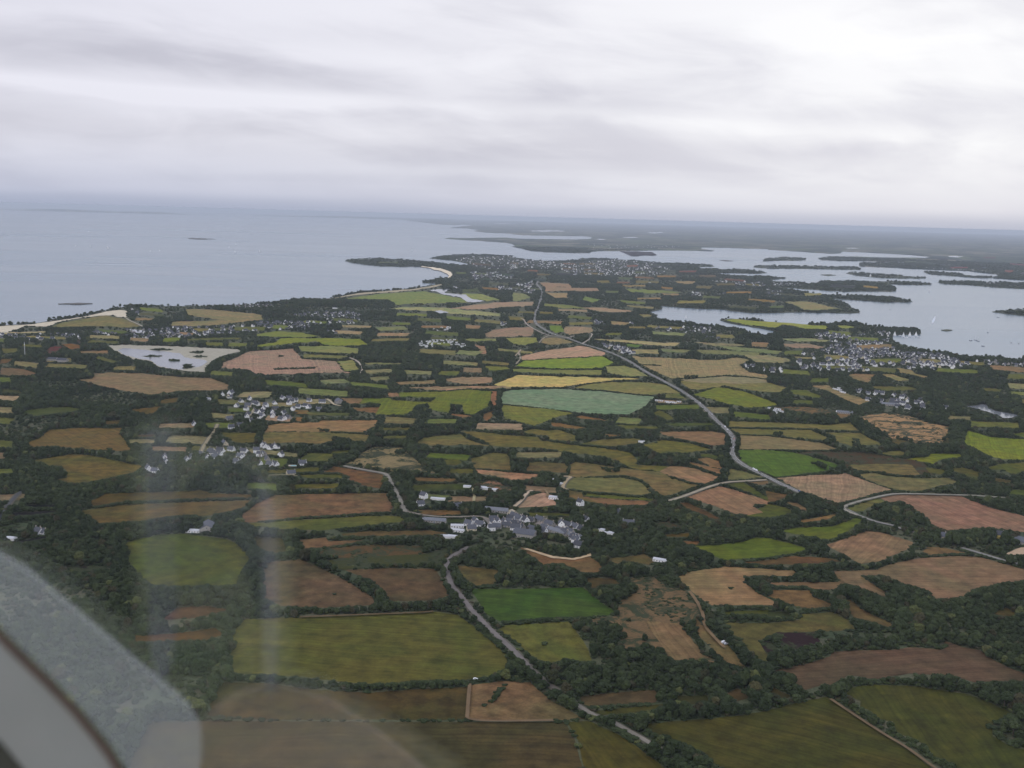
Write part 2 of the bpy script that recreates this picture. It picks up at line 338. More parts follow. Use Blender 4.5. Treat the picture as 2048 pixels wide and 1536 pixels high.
# ------------------------------------------------------------------ fields: tile kind r g b layer | outline; the two red A0 heath patches are a painted reflection
FIELDS = '''
C1 crop 80 79 44 0| -100 345 400 330 900 310 1200 300 1450 285 1620 315 1740 400 1880 520 1990 620 2028 690 1990 740 1900 790 1750 830 1400 835 1000 860 700 850 400 810 100 790 -150 780 -230 740 -200 600 -180 450
F pasture 86 72 58 0| 535 1125 600 1118 640 1135 700 1165 752 1200 748 1210 650 1215 560 1212 530 1200 520 1150
F pasture 82 68 54 0| 690 1140 780 1136 870 1138 890 1170 897 1192 860 1200 778 1203 765 1180 740 1160
C1 pasture 68 60 42 0| -300 850 100 860 400 905 900 935 1300 905 1705 885 1690 1000 1680 1150 1000 1150 200 1150 -400 1120
F pasture 100 80 58 0| 940 1370 1010 1362 1060 1365 1100 1400 1170 1438 1060 1441 935 1439
F stubble 68 61 43 0| 400 1442 930 1444 1130 1444 1150 1480 1165 1536 1170 1640 200 1640 300 1444
F crop 70 66 34 0| 1134 1444 1175 1441 1230 1465 1270 1490 1330 1536 1370 1580 1400 1640 1178 1640 1168 1536 1156 1480
C2 crop 60 80 26 0| 0 105 560 90 640 150 740 230 830 290 780 315 500 330 250 335 0 360 -100 360 -200 310 -270 200 -340 100
C2 pasture 84 84 46 0| -60 395 0 390 450 365 500 420 570 520 610 590 640 680 560 690 430 660 340 700 240 690 150 640 60 550 -30 480 -110 430
C2 heath 104 84 60 0| 930 20 1120 0 1230 80 1400 120 1470 220 1510 330 1440 390 1360 400 1420 480 1500 580 1520 620 1630 680 1610 720 1450 670 1290 690 1240 650 1160 590 1050 570 980 600 900 590 850 520 920 480 880 440 760 390 640 400 590 350 720 330 850 320 830 270 870 240 860 200 1000 130 1000 90
C2 stubble 108 86 62 1| 1060 360 1340 380 1420 490 1500 590 1530 650 1450 665 1290 680 1240 620 1160 500
C2 pasture 102 83 58 0| 1470 330 1560 430 1660 510 1740 560 1800 640 1880 740 1700 690 1600 580 1560 540 1480 470
C2 pasture 78 64 48 0| 590 15 820 20 880 70 800 70 720 70 650 110
C2 stubble 124 99 70 0| 1310 20 1400 -30 1700 -75 2050 -55 2280 -40 2250 0 1860 0 1870 60 1960 130 2090 200 2110 240 2000 235 1700 230 1600 235 1500 180 1420 100
C2 pasture 72 74 36 0| 1680 290 2050 270 2050 310 1900 300 1700 310
C3 pasture 84 77 50 0| -345 375 0 375 250 352 270 305 520 290 640 350 700 425 560 440 400 445 60 455 -80 520 -40 580 0 640 0 690 -60 680 -150 590 -220 500 -290 460
C3 heath 52 34 26 0| 60 450 350 450 420 520 330 560 200 620 120 600 60 520
C3 heath 50 34 26 0| -70 525 30 530 90 600 10 660
C2 pasture 78 65 50 0| 540 960 1140 905 1170 960 1150 1010 700 1040 600 1045 560 1010
C2 pasture 64 64 38 0| 650 1080 1000 1045 1240 1020 1200 1050 1060 1080 1000 1100 900 1100 720 1110
C2 pasture 56 58 38 0| 1320 960 1560 955 1570 1000 1440 1030 1330 1000
C2 pasture 74 60 46 0| 1700 950 1800 895 1910 970 1770 1010 1740 970
F crop 66 65 34 0| 1291 1449 1336 1443 1400 1439 1474 1432 1536 1421 1598 1404 1655 1394 1690 1414 1737 1447 1790 1480 1836 1514 1880 1550 1960 1640 1500 1640 1440 1536 1385 1495 1330 1472 1299 1465
C3 crop 66 67 35 0| 610 900 820 868 1150 880 1600 945 1750 1000 1960 1100 1840 1160 1790 1200 1800 1280 1900 1340 2048 1390 2300 1440 2300 1950 1900 1950 1490 1536 1480 1490 1320 1450 1280 1370 1150 1290 1000 1250 1000 1160 880 1150 830 1080 740 1050 740 1000 640 950
C3 stubble 86 69 57 0| 30 760 350 690 500 640 510 605 750 595 1000 590 1180 570 1400 590 1430 560 1390 510 1560 570 1720 600 1760 650 1900 720 2048 780 2100 800 2048 840 1850 850 1650 850 1500 800 1330 790 1130 780 1000 800 850 830 720 800 640 790 540 870 440 870 300 910 200 850 190 790 80 770
C3 pasture 62 57 38 0| 0 860 60 900 180 960 160 975 100 970 0 930
C3 pasture 98 80 56 0| 0 110 340 115 360 170 530 230 480 250 340 260 240 250 200 230 100 200 0 170
C3 pasture 58 62 30 0| 0 280 160 290 190 330 100 320 0 330
C3 pasture 98 77 56 0| 600 190 660 190 760 270 900 340 1030 400 960 420 840 370 700 340 640 280
C3 stubble 108 86 64 0| 0 50 580 50 600 60 540 110 340 100 300 80 80 80 0 60
C3 stubble 104 83 62 0| 520 -35 740 0 860 80 980 150 940 170 860 110 740 70 600 60 560 40
C3 pasture 80 70 50 0| 1800 300 1900 250 1980 300 1960 330 1850 320
B3 stubble 122 92 77 0| 890 900 1040 874 1530 884 1640 930 1750 970 1850 1000 2048 1050 2300 1110 2300 1210 1800 1150 1500 1160 1440 1170 1290 1110 1280 1070 1220 1030 1130 970 1060 930 960 940
B3 pasture 88 87 56 0| 640 980 885 905 940 935 800 980 760 1010 700 1010 650 1000
B3 stubble 128 105 84 0| 70 745 370 720 560 715 620 705 760 760 880 800 1000 840 900 856 700 916 560 945 450 910 250 840 150 790
B3 pasture 97 91 66 0| 720 720 830 700 1000 735 1200 745 1450 745 1520 780 1400 800 1250 840 1200 852 1010 838 880 798 780 756
B3 crop 76 95 42 0| 0 520 210 540 440 600 560 640 520 670 380 700 150 730 60 735 0 715 -140 655 -215 600 -240 520
B3 stubble 112 99 73 0| 0 410 250 440 450 470 550 510 450 522 200 518 0 516 -230 516 -235 400
B3 crop 97 93 61 0| 0 355 340 360 470 420 440 445 330 430 230 430 120 400 0 400 -230 395 -300 350
B3 crop 102 96 63 0| 0 300 300 310 480 320 660 300 730 370 560 360 400 350 180 340 0 340 -320 335 -325 288
B3 pasture 97 93 62 0| 450 380 740 385 800 420 920 480 760 480 700 500 540 450 530 410
B3 heath 74 62 48 0| 220 545 430 530 750 540 1100 590 1250 620 1350 740 1100 730 800 690 640 680 600 640 480 600
B3 pasture 100 88 62 1| 650 640 940 630 1150 640 1220 720 1050 720 900 690 700 680
B3 heath 146 114 80 0| 700 270 800 240 930 225 1100 240 1300 310 1480 340 1440 400 1380 480 1250 490 1100 440 960 420 850 360 760 300
B3 heath 88 78 52 0| 850 370 960 425 1100 445 1250 495 1380 485 1440 410 1470 500 1100 500 1000 470
B3 heath 114 90 66 0| 0 180 280 175 550 210 640 230 700 260 500 260 350 260 200 240 120 215
B3 pasture 120 104 79 0| 340 5 480 0 560 50 700 90 820 130 730 165 620 120 500 60
B3 pasture 87 94 54 0| 160 40 300 40 430 90 420 105 300 90 200 70
B2 crop 100 105 52 0| 1440 80 1650 15 1850 50 2048 120 2140 165 1900 180 1800 165 1650 130 1500 90
B3 crop 103 111 36 0| 1550 460 1600 365 1680 385 1790 420 2048 432 2300 440 2300 620 2048 600 1850 590 1750 560 1680 520 1600 490
B3 crop 102 106 34 0| 1110 590 1280 575 1300 550 1530 550 1560 580 1370 600 1320 630 1200 610
B3 crop 88 94 42 0| 1940 390 2048 380 2300 390 2300 435 2048 425
B3 pasture 84 86 54 0| 1750 660 1850 635 2048 620 2300 620 2300 700 2048 690 1980 720 1880 680 1780 680
B3 pasture 80 78 54 0| 1470 670 1560 660 1700 700 1690 740 1600 735 1510 700
B3 pasture 94 92 62 0| 900 540 1050 525 1110 545 1080 565 960 565
B3 pasture 78 74 50 0| 1800 740 1960 770 1900 790 1800 770
B3 pasture 92 90 64 0| 800 10 1160 15 1200 40 950 50
B3 pasture 75 80 42 0| 0 950 150 980 210 1020 100 1050 0 1065 -180 1050 -170 1040
B3 pasture 108 87 66 0| 150 935 230 945 340 1005 270 1000 180 960
B3 pasture 93 74 57 0| -20 845 100 870 170 880 60 930 0 935
B3 pasture 117 92 62 0| 240 1085 400 1060 540 1030 550 1050 460 1080 380 1085 290 1105
B3 crop 83 93 44 0| 90 1165 250 1140 520 1130 700 1065 760 1075 680 1140 560 1210 540 1230 450 1235 350 1215 200 1190
B3 stubble 118 94 72 0| 460 1280 620 1230 780 1170 900 1180 1050 1220 1160 1260 1150 1300 1000 1360 900 1410 750 1430 680 1400 560 1330
B3 crop 84 93 42 0| 0 1225 150 1260 320 1310 210 1350 50 1370 0 1380 -350 1400 -430 1370 -500 1330 -600 1290 -400 1280 -200 1255 -100 1220
B3 pasture 92 69 52 0| 0 1400 180 1370 450 1380 580 1410 400 1430 0 1440 -200 1420
B3 pasture 103 82 61 0| 1230 1340 1280 1295 1400 1300 1590 1345 1450 1350 1300 1360
F stubble 112 90 70 0| 1661 1142 1748 1140 1786 1127 1836 1117 1900 1112 1961 1114 1998 1125 2060 1142 2200 1160 2200 1190 2060 1160 2010 1166 1945 1180 1925 1196 1870 1198 1850 1180 1800 1165 1765 1150 1720 1152 1730 1170 1780 1192 1770 1195 1690 1165 1680 1150
B2 crop 101 118 94 0| 0 40 350 30 700 50 1150 95 1110 130 1060 175 940 230 820 235 540 220 300 190 -80 148 -95 140 -90 60
B2 crop 100 102 58 0| -80 160 0 167 300 195 500 228 400 245 320 270 250 300 180 325 100 305 0 280 -50 270 -90 210
B2 crop 110 106 71 0| 570 0 800 -25 1100 -20 1230 0 1350 65 1200 70 1100 80 800 50 500 22
B2 pasture 88 93 64 0| 1210 75 1330 68 1400 110 1220 100
B2 pasture 108 103 71 0| 1340 -30 1500 -40 2048 -20 2200 20 2150 60 2048 60 1900 40 1700 5 1500 40 1420 30
B2 pasture 112 87 63 0| 500 255 560 245 700 270 780 290 640 280
B2 pasture 110 84 61 0| 300 300 370 305 600 345 480 350 330 330
B2 pasture 94 90 58 0| 90 375 160 355 400 365 520 410 520 450 330 440 280 430 290 400 220 400
B2 pasture 103 82 59 0| 740 395 900 400 780 415
B2 stubble 115 92 71 0| 1180 375 1600 370 1700 385 1720 480 1620 485 1450 450 1300 420 1210 400
B2 crop 75 83 42 0| 1210 305 1600 305 1620 320 1300 330
B2 pasture 92 86 55 0| -420 370 -300 372 0 405 200 415 300 455 500 480 850 520 940 540 1010 610 1000 640 1250 650 1180 690 960 670 850 610 750 570 500 545 350 520 200 500 0 500 -170 485 -230 440
B2 pasture 90 86 57 0| 540 470 700 440 960 425 1040 440 1000 470 900 480 780 490 650 480
B2 pasture 88 88 54 0| 1040 480 1200 440 1420 465 1590 520 1500 530 1400 545 1300 540 1180 550 1100 510
B2 stubble 118 90 66 0| 1480 590 1560 580 1660 610 1680 670 1590 655 1520 620
B2 pasture 78 82 50 0| 1500 555 1560 550 1650 570 1640 598 1560 575 1500 578
B2 stubble 118 90 66 0| 1400 615 1450 620 1680 680 1680 715 1560 680 1450 640
B2 stubble 128 98 74 0| 1180 690 1280 645 1450 665 1650 735 1600 775 1560 790 1440 780 1300 735 1220 710
B2 pasture 100 87 62 0| 460 640 500 615 700 640 850 660 1000 680 1180 695 1300 750 1430 790 1500 800 1350 850 1250 885 1180 880 1140 840 1090 790 1010 745 900 720 650 735 440 740 470 680
B2 crop 100 95 63 0| 440 745 650 740 900 745 1000 765 1080 800 1120 870 1000 880 800 865 600 850 420 825
B2 pasture 90 78 58 0| 110 620 200 615 430 630 450 660 440 710 300 690 100 690 130 650
B2 pasture 134 100 78 0| -300 675 0 700 230 720 100 760 0 760 -130 730 -290 700
B2 pasture 98 82 57 0| 440 840 560 860 570 900 720 940 760 960 440 900
B2 crop 84 88 38 0| 590 865 750 880 1160 915 1130 928 900 915 570 890
B2 stubble 115 84 63 0| 560 895 900 920 1130 932 1050 965 950 960 760 960 640 920
B2 pasture 97 94 65 0| 1720 680 1760 670 1850 690 2020 740 1900 755 1720 762
B2 pasture 75 79 44 0| 1700 785 1850 775 2000 870 2048 900 2048 930 1900 860
B2 stubble 125 94 73 0| 1390 895 1660 808 1850 860 2048 930 2048 955 1950 950 1930 970 2010 1020 1900 1040 1770 1030 1700 1000 1600 960 1500 930
B2 pasture 107 87 66 0| 1890 772 2048 770 2048 790 1960 795
B2 pasture 84 65 50 0| 1320 950 1400 940 1560 1010 1690 1085 1600 1070 1450 1010
B2 heath 92 64 47 0| 1120 1110 1250 1090 1360 1140 1150 1140
B2 pasture 78 68 42 0| 1210 1200 1430 1180 1400 1220 1250 1220
B2 pasture 94 72 52 0| 1360 1250 1500 1250 1490 1280 1380 1275
B2 pasture 88 76 54 0| 770 1390 950 1370 1060 1350 1140 1410 1100 1440 900 1410 850 1440 800 1420
B2 pasture 106 79 58 0| 40 1290 80 1300 300 1370 480 1395 620 1370 720 1440 700 1500 560 1500 400 1430 240 1440 170 1380
B2 stubble 144 112 92 0| 20 970 80 920 160 880 250 860 350 890 350 960 200 975 60 980
B2 pasture 72 77 44 0| 130 1020 480 1030 470 1045 150 1045
B1 crop 94 101 48 0| 830 150 860 105 1080 105 1080 120 1400 135 1440 100 1150 95 1140 60 1550 50 1700 35 1885 50 1868 170 1830 185 1750 240 1660 230 1650 160 1560 150 1545 225 1450 210 1370 190 1380 150 1290 160 1240 210 1180 240 950 235 1000 155 920 140
B1 stubble 127 97 76 0| 1055 60 1135 60 1145 92 1060 95
B1 stubble 112 90 71 0| 680 105 857 108 827 150 720 145
B1 pasture 110 82 63 0| 760 180 990 180 960 225 800 205
B1 stubble 128 90 71 0| 1890 50 1935 50 1925 165 1874 170
B1 pasture 117 87 66 0| 1540 230 1650 235 1740 250 1650 265
B1 pasture 107 80 61 0| 1810 240 1900 205 1890 250 1850 290 1820 270
B1 pasture 132 107 86 0| 1200 20 1600 10 2048 5 2048 28 1700 30 1500 45
B1 stubble 124 97 71 0| 100 320 300 300 500 300 520 285 980 280 960 330 850 380 600 375 350 375 70 375
B1 pasture 98 88 61 0| 40 420 68 377 350 377 600 377 920 400 880 450 760 445 600 450 500 470 240 460 50 470
B1 pasture 112 87 61 0| 300 195 420 205 430 235 320 230
B1 pasture 112 87 61 0| 315 255 370 260 370 290 320 290
B1 pasture 97 90 61 0| 1270 465 1340 420 1640 395 1700 440 1880 490 1700 480 1400 485
B1 heath 118 104 74 0| 790 600 830 550 950 495 1180 500 1230 560 1310 620 1350 680 1450 700 1250 710 1000 690 820 650 700 640
B1 pasture 97 86 59 0| 1720 590 1900 540 2020 550 2048 620 2048 685 1740 665
B1 pasture 77 78 50 0| 1500 600 1620 600 1650 620 1600 640 1510 640
B1 pasture 77 78 50 0| 1550 670 1730 670 1750 710 1540 700
B1 pasture 103 79 57 0| 1260 740 1600 750 1590 775 1300 770
B1 heath 132 94 72 0| 1780 780 1900 760 2060 830 2060 880 1900 850 1780 830
B1 pasture 95 72 56 0| 540 700 620 650 720 665 880 690 1030 715 1020 760 1000 830 850 800 750 760 740 730 650 700
B1 pasture 78 78 44 0| 80 690 250 672 520 655 500 690 330 700 100 710
B1 pasture 80 80 44 0| 340 720 700 715 680 745 420 745
B1 pasture 82 80 47 0| 290 800 670 790 640 825 300 830
B1 pasture 100 78 61 0| -120 1050 0 950 150 880 600 870 1060 865 1050 910 1100 960 1080 1010 800 1030 400 1050 0 1095 -100 1100
B1 crop 82 84 50 0| -100 1110 0 1102 400 1077 900 1047 1160 1050 1200 1090 1000 1110 800 1130 500 1165 250 1150 0 1130
B1 pasture 88 72 54 0| 680 1190 900 1170 1400 1165 1540 1185 1500 1200 1050 1205 700 1205
B1 pasture 100 78 60 0| 340 1240 560 1220 580 1250 860 1240 700 1280 500 1300 390 1310
B1 heath 86 68 50 0| 480 1370 550 1310 900 1280 1330 1290 1340 1350 1150 1370 700 1390 500 1380
B1 heath 64 68 28 0| 560 1400 850 1372 1350 1352 1540 1300 1530 1370 1480 1440 1000 1460 700 1480 620 1460
B1 pasture 68 64 42 0| -30 1215 220 1230 260 1330 150 1340 0 1300
F pasture 86 75 52 0| 910 1130 1000 1140 990 1168 950 1172 925 1155
B1 pasture 100 75 54 0| 1290 1000 1640 1005 1640 1040 1500 1040 1330 1035
B1 pasture 58 68 33 0| 1510 1070 1700 1075 1690 1100 1540 1100
B1 pasture 77 80 46 0| 600 530 760 520 730 545 610 550
B0 crop 72 79 42 0| 180 210 400 180 560 175 660 200 400 235 270 250
B0 stubble 96 81 58 0| 210 465 320 420 400 355 640 345 980 345 960 390 1000 440 1060 530 800 520 560 500 430 490 260 500
B0 pasture 88 79 54 0| 260 605 560 555 700 560 900 600 1150 650 1080 700 900 740 700 780 560 785 440 760 540 740 530 680 480 650 380 650 340 620
B0 pasture 88 75 54 0| 1290 120 1420 100 1420 140 1280 150
B0 pasture 88 75 54 0| 1030 200 1280 170 1240 220 1180 240
B0 pasture 85 79 50 0| 1760 380 2048 385 2048 460 1900 465 1820 420
B0 pasture 84 73 52 0| 640 1005 1000 960 1500 940 2000 920 1950 980 1800 1020 1600 1050 1480 1040 1370 1050 1100 1090 780 1110 720 1050
B0 pasture 78 67 45 0| 720 930 850 870 1500 850 1600 840 1700 870 2048 875 2000 900 1500 910 1000 930 750 970
B0 pasture 72 77 44 0| 1000 1260 1250 1200 1450 1190 1800 1230 1900 1270 2010 1390 1950 1470 1900 1600 1500 1610 1200 1600 1040 1450
C0 pasture 84 60 42 0| 1060 480 1400 460 1740 415 1780 470 1650 510 1300 520 1080 530
C0 pasture 80 60 48 0| 1300 350 1420 250 1650 240 1850 270 1600 330
B0 heath 50 34 24 0| 450 1450 850 1450 900 1500 600 1530
B0 pasture 46 40 29 0| 180 955 450 960 430 978 200 978
B0 pasture 48 44 30 0| 90 1025 460 1005 440 1025 100 1055
B0 pasture 48 44 34 0| 60 1260 380 1210 360 1235 150 1265
A0 stubble 115 98 79 0| 620 1480 740 1470 750 1430 900 1420 1100 1425 1380 1450 1700 1470 1830 1520 1820 1560 1400 1570 1200 1600 830 1535
A1 crop 107 114 71 0| 0 1115 150 1090 340 1100 520 1130 300 1140 0 1130
A1 crop 110 117 63 0| 0 1200 150 1180 200 1145 600 1145 830 1150 900 1200 700 1205 550 1200 480 1170 300 1185 0 1220
A1 crop 112 114 76 0| 330 1210 600 1205 830 1230 820 1270 600 1265 370 1250
A1 pasture 102 102 71 0| 380 1270 740 1290 700 1305 380 1300
A1 stubble 135 110 96 0| -280 1350 -50 1250 300 1230 370 1310 640 1330 700 1410 780 1425 600 1420 400 1430 0 1435 -60 1400 -280 1380
A1 pasture 117 114 76 0| 645 1330 780 1320 830 1400 705 1408
A1 pasture 117 114 81 0| 850 1340 1180 1345 1150 1358 900 1355
A1 pasture 122 102 79 0| 1110 1500 1440 1480 1440 1510 1150 1515
A1 stubble 130 107 86 0| 1500 1475 1650 1455 1900 1460 1880 1500 1700 1515 1580 1500
A1 pasture 97 102 63 0| 1820 1370 2000 1370 2040 1395 1880 1410
A1 pasture 134 104 88 0| 1740 1190 1830 1210 1850 1270 1750 1275 1790 1240
A2 stubble 130 110 96 0| -220 1110 -150 1080 0 1060 165 1060 175 1100 150 1130 0 1135 -200 1138
A1 pasture 117 117 81 0| 1640 1150 1930 1150 1930 1170 1700 1170
A2 crop 114 117 73 0| -60 1145 200 1140 210 1180 100 1200 0 1190
A1 pasture 114 122 89 0| 700 830 1000 790 1350 770 1500 800 1650 830 1700 858 1400 865 1200 870 1130 880 1060 840
A1 pasture 122 127 91 0| 1640 790 1800 790 1960 840 1850 850 1700 822
A1 pasture 130 130 99 0| 1050 910 1200 895 1500 900 1950 950 1950 970 1560 950 1400 930
A2 stubble 140 120 106 0| -520 910 -350 885 -150 860 180 855 170 885 0 895 -300 915
A0 pasture 120 110 89 0| 1370 1050 1380 1015 1600 1010 1780 1000 1600 975 1500 960 1480 915 1650 915 1900 935 2100 960 2100 995 1980 1010 1700 1045 1500 1050
A0 pasture 110 104 81 0| 410 1060 500 1020 850 960 950 985 1030 1000 1130 1050 1000 1060 850 1050 600 1055
A0 pasture 142 132 106 0| 0 1100 370 1090 380 1100 0 1115
A0 heath 104 56 50 0| 300 1290 400 1220 480 1200 560 1240 420 1280
A0 heath 98 56 52 0| 590 1160 690 1165 640 1190
A0 pasture 112 82 63 0| 490 1195 560 1190 650 1200 640 1230 565 1240
A0 pasture 103 86 73 0| 0 1380 200 1395 300 1430 200 1450 0 1440
A0 pasture 92 77 61 0| 0 1310 120 1310 50 1350 0 1350
A0 pasture 90 90 67 0| 0 1225 160 1230 130 1260 20 1265
A2 stubble 152 121 102 0| 70 1290 300 1240 560 1205 620 1220 745 1260 740 1285 500 1300 200 1315 80 1320
A2 crop 107 122 61 0| 30 1370 90 1325 500 1305 720 1290 820 1340 720 1385 400 1390
A2 crop 107 110 71 0| 0 1390 400 1400 720 1400 730 1440 500 1435 100 1420 0 1410
A2 crop 117 117 79 0| 740 1370 900 1365 990 1390 1090 1450 900 1450 760 1420
A2 crop 163 142 87 0| 40 1440 200 1445 700 1460 950 1465 1020 1470 830 1480 650 1500 400 1535 0 1535 -150 1520
A2 stubble 127 113 86 0| 960 1290 1150 1300 1450 1310 1500 1320 1640 1320 1800 1300 1900 1320 1820 1360 1900 1420 2048 1440 2048 1470 1850 1445 1700 1440 1500 1460 1280 1470 1120 1400 1020 1350
A3 pasture 120 114 89 0| -200 1275 0 1280 160 1310 190 1330 100 1345 -100 1340
A2 pasture 122 107 83 0| 250 1145 360 1140 500 1180 300 1200 230 1185
A2 crop 102 117 66 0| 290 1045 400 1045 415 1090 350 1102 310 1080
A2 stubble 132 114 96 0| 420 1050 640 1060 650 1098 450 1120 415 1095
A2 stubble 137 117 106 0| 260 735 680 745 700 770 260 770
A2 stubble 137 117 106 0| 225 700 460 710 480 740 245 730
A2 stubble 140 120 99 0| 258 780 450 785 440 820 350 825
A2 pasture 117 120 96 0| 0 780 100 790 150 820 40 850 0 845
A2 pasture 114 122 91 0| 900 750 1200 765 1350 780 1200 785 950 780
A2 stubble 137 117 102 0| 1200 788 1340 790 1330 802 1210 802
A2 pasture 107 120 86 0| 580 810 720 840 640 860 560 840
A2 stubble 137 122 106 0| 1300 690 1480 690 1450 712 1330 710
A2 stubble 140 120 103 0| 560 900 700 900 980 930 900 940 700 935
A2 stubble 140 120 103 0| 360 912 600 920 600 935 370 925
A2 pasture 114 117 86 0| 260 868 450 880 600 908 400 905 250 890
A2 pasture 132 114 91 0| 780 1005 950 1020 900 1045 800 1040
A2 pasture 122 114 91 0| 900 884 1150 895 1130 912 1000 905
A2 pasture 120 114 89 0| 1000 955 1090 955 1130 970 1050 978
A2 stubble 142 130 96 0| 620 1150 900 1160 1180 1180 1350 1185 1300 1210 1100 1200 900 1180 700 1165
A2 pasture 122 112 91 0| 1450 1180 1800 1190 1880 1205 1600 1205
A2 crop 88 107 57 0| 910 1190 1050 1200 1000 1220 910 1210
A3 crop 127 130 76 0| -350 1000 -250 994 0 1014 200 1026 480 1048 470 1075 300 1072 180 1045 120 1040 70 1062 0 1060 -150 1042 -300 1015
A3 pasture 122 127 81 0| 540 1040 620 1042 720 1060 600 1070
A3 pasture 127 120 99 0| 130 858 250 850 330 855 580 912 400 922 280 920 230 890
A3 pasture 120 122 93 0| 100 1150 300 1145 520 1165 450 1175 200 1170
A3 stubble 132 110 96 0| 110 1190 300 1190 460 1215 400 1230 200 1220 130 1210
A3 pasture 114 107 81 0| 200 1290 390 1305 380 1315 220 1310
A3 pasture 120 100 79 0| 630 1440 700 1430 860 1435 820 1480 800 1505 700 1480
A3 pasture 124 108 81 0| 1030 1385 1150 1400 1180 1430 1290 1455 1250 1465 1060 1420
A3 pasture 120 110 81 0| 900 1435 1000 1435 1140 1480 1050 1490 960 1460
A3 pasture 127 122 99 0| 280 785 420 785 440 802 300 810
A2 stubble 122 112 88 0| 1330 1480 1700 1450 1850 1455 2048 1480 2048 1500 1800 1510 1500 1500
A2 pasture 112 110 86 0| 860 450 1120 455 1160 480 960 490
A2 pasture 108 112 84 0| 1560 1196 1880 1222 2160 1250 2120 1275 1760 1240
A2 pasture 104 107 80 0| 1460 1240 1720 1244 2000 1262 1960 1284 1520 1270
A2 pasture 112 118 87 0| 1120 1090 1400 1108 1380 1128 1120 1115
A2 pasture 106 110 84 0| 1180 1230 1440 1240 1400 1262 1200 1256
A1 pasture 108 112 84 0| 940 1060 1180 1050 1220 1075 1000 1085
A1 pasture 110 112 82 0| 1620 1240 1820 1250 1760 1290 1600 1270
A1 pasture 112 108 82 0| 860 1400 1080 1390 1100 1420 880 1430
A1 pasture 108 110 80 0| 1180 1400 1420 1410 1400 1440 1200 1430
A1 pasture 104 108 80 0| 500 1480 700 1470 760 1500 560 1515
A1 pasture 104 102 78 0| 900 1460 1060 1450 1080 1475 940 1490
A0 pasture 92 94 70 0| 1480 1150 1900 1140 1940 1155 1500 1165
A0 pasture 90 90 66 0| 780 1290 940 1330 900 1345 760 1310
B0 pasture 74 76 50 0| 0 30 150 45 180 70 20 60
B0 pasture 84 72 48 0| 820 290 980 285 960 310 840 315
B0 pasture 76 66 44 0| 1080 400 1240 395 1230 415 1100 420
B3 pasture 88 88 58 0| 1700 20 1880 40 1860 60 1720 45
B3 pasture 84 82 54 0| 1260 660 1420 680 1400 720 1290 700
B2 pasture 86 86 54 0| 830 320 1150 330 1180 350 900 348
B2 pasture 84 84 54 0| 1180 200 1300 270 1250 280 1120 230
B1 pasture 84 84 56 0| 1000 410 1220 405 1200 425 1010 430
B1 pasture 84 82 54 0| 1010 345 1240 340 1230 360 1020 362
B1 pasture 86 86 60 0| 400 215 760 225 740 245 420 240
B1 pasture 66 72 40 0| 1230 800 1700 790 1720 830 1260 850
'''
SHORES = '''
A0 sand 172 162 140 0| -400 1092 0 1050 250 1034 450 1006 700 968 850 932 960 920 1020 930 1010 980 940 975 900 960 800 965 600 990 450 1020 400 1050 200 1050 60 1100 -400 1120
A1 sand 150 140 120 0| 560 840 700 808 830 783 1000 772 1250 753 1400 728 1480 712 1500 716 1420 738 1250 764 1000 784 830 796 700 818
A1 sand 196 180 158 0| 1400 587 1480 607 1528 630 1545 646 1530 664 1560 660 1578 640 1560 615 1500 592 1420 578 1320 568 1320 574
B3 sand 165 138 108 0| 1920 1340 2020 1300 2100 1290 2100 1360 1900 1355
B2 sand 175 150 112 0| 90 1310 120 1305 330 1368 490 1385 600 1360 596 1290 620 1285 635 1365 500 1398 330 1385
B1 sand 150 140 118 0| 2005 1010 2048 990 2080 1010 2060 1030 2010 1030
B1 sand 110 105 98 0| 1810 1060 1900 1075 1890 1150 1860 1160 1850 1100
B2 sand 112 104 98 0| 185 1110 225 1075 262 1085 250 1112 300 1150 290 1160 230 1135
'''
PONDS = '''
A2 water 0 0 0 0| 150 286 240 282 400 284 420 290 300 293 160 293
A2 water 0 0 0 0| 640 352 700 349 760 353 700 358
A2 water 0 0 0 0| 880 338 960 335 1010 341 940 346
A2 water 0 0 0 0| 1080 300 1200 298 1230 303 1120 306
A3 water 0 0 0 0| 1440 487 1510 486 1570 491 1520 497 1450 494
A1 water 0 0 0 0| 1880 228 1990 226 2040 231 1940 234
A3 water 0 0 0 0| 620 425 700 423 760 428 680 431
A0 mud 140 136 120 0| 870 1205 1000 1200 1400 1210 1900 1235 1930 1250 1800 1280 1700 1330 1650 1380 1640 1415 1500 1410 1400 1395 1260 1375 1200 1330 1050 1310 960 1270 900 1240
A0 water 0 0 0 1| 940 1240 1000 1225 1180 1240 1300 1250 1440 1265 1480 1300 1560 1310 1640 1320 1660 1335 1620 1365 1560 1380 1450 1395 1350 1385 1260 1365 1210 1325 1100 1305 1000 1280
A1 water 0 0 0 0| 1370 762 1440 752 1560 752 1525 768 1510 782 1590 790 1680 795 1690 810 1720 828 1830 850 1760 858 1690 856 1640 820 1500 797 1440 772
A1 water 0 0 0 0| 1410 930 1480 922 1545 940 1480 948
A1 water 0 0 0 0| 1565 728 1590 728 1630 746 1600 748
A0 water 0 0 0 0| 1030 1075 1100 1078 1180 1085 1170 1100 1060 1102
B3 water 0 0 0 0| 1550 175 1650 165 1740 150 1770 190 1830 210 1950 230 2020 245 1950 262 1880 265 1840 240 1750 210 1650 185
'''
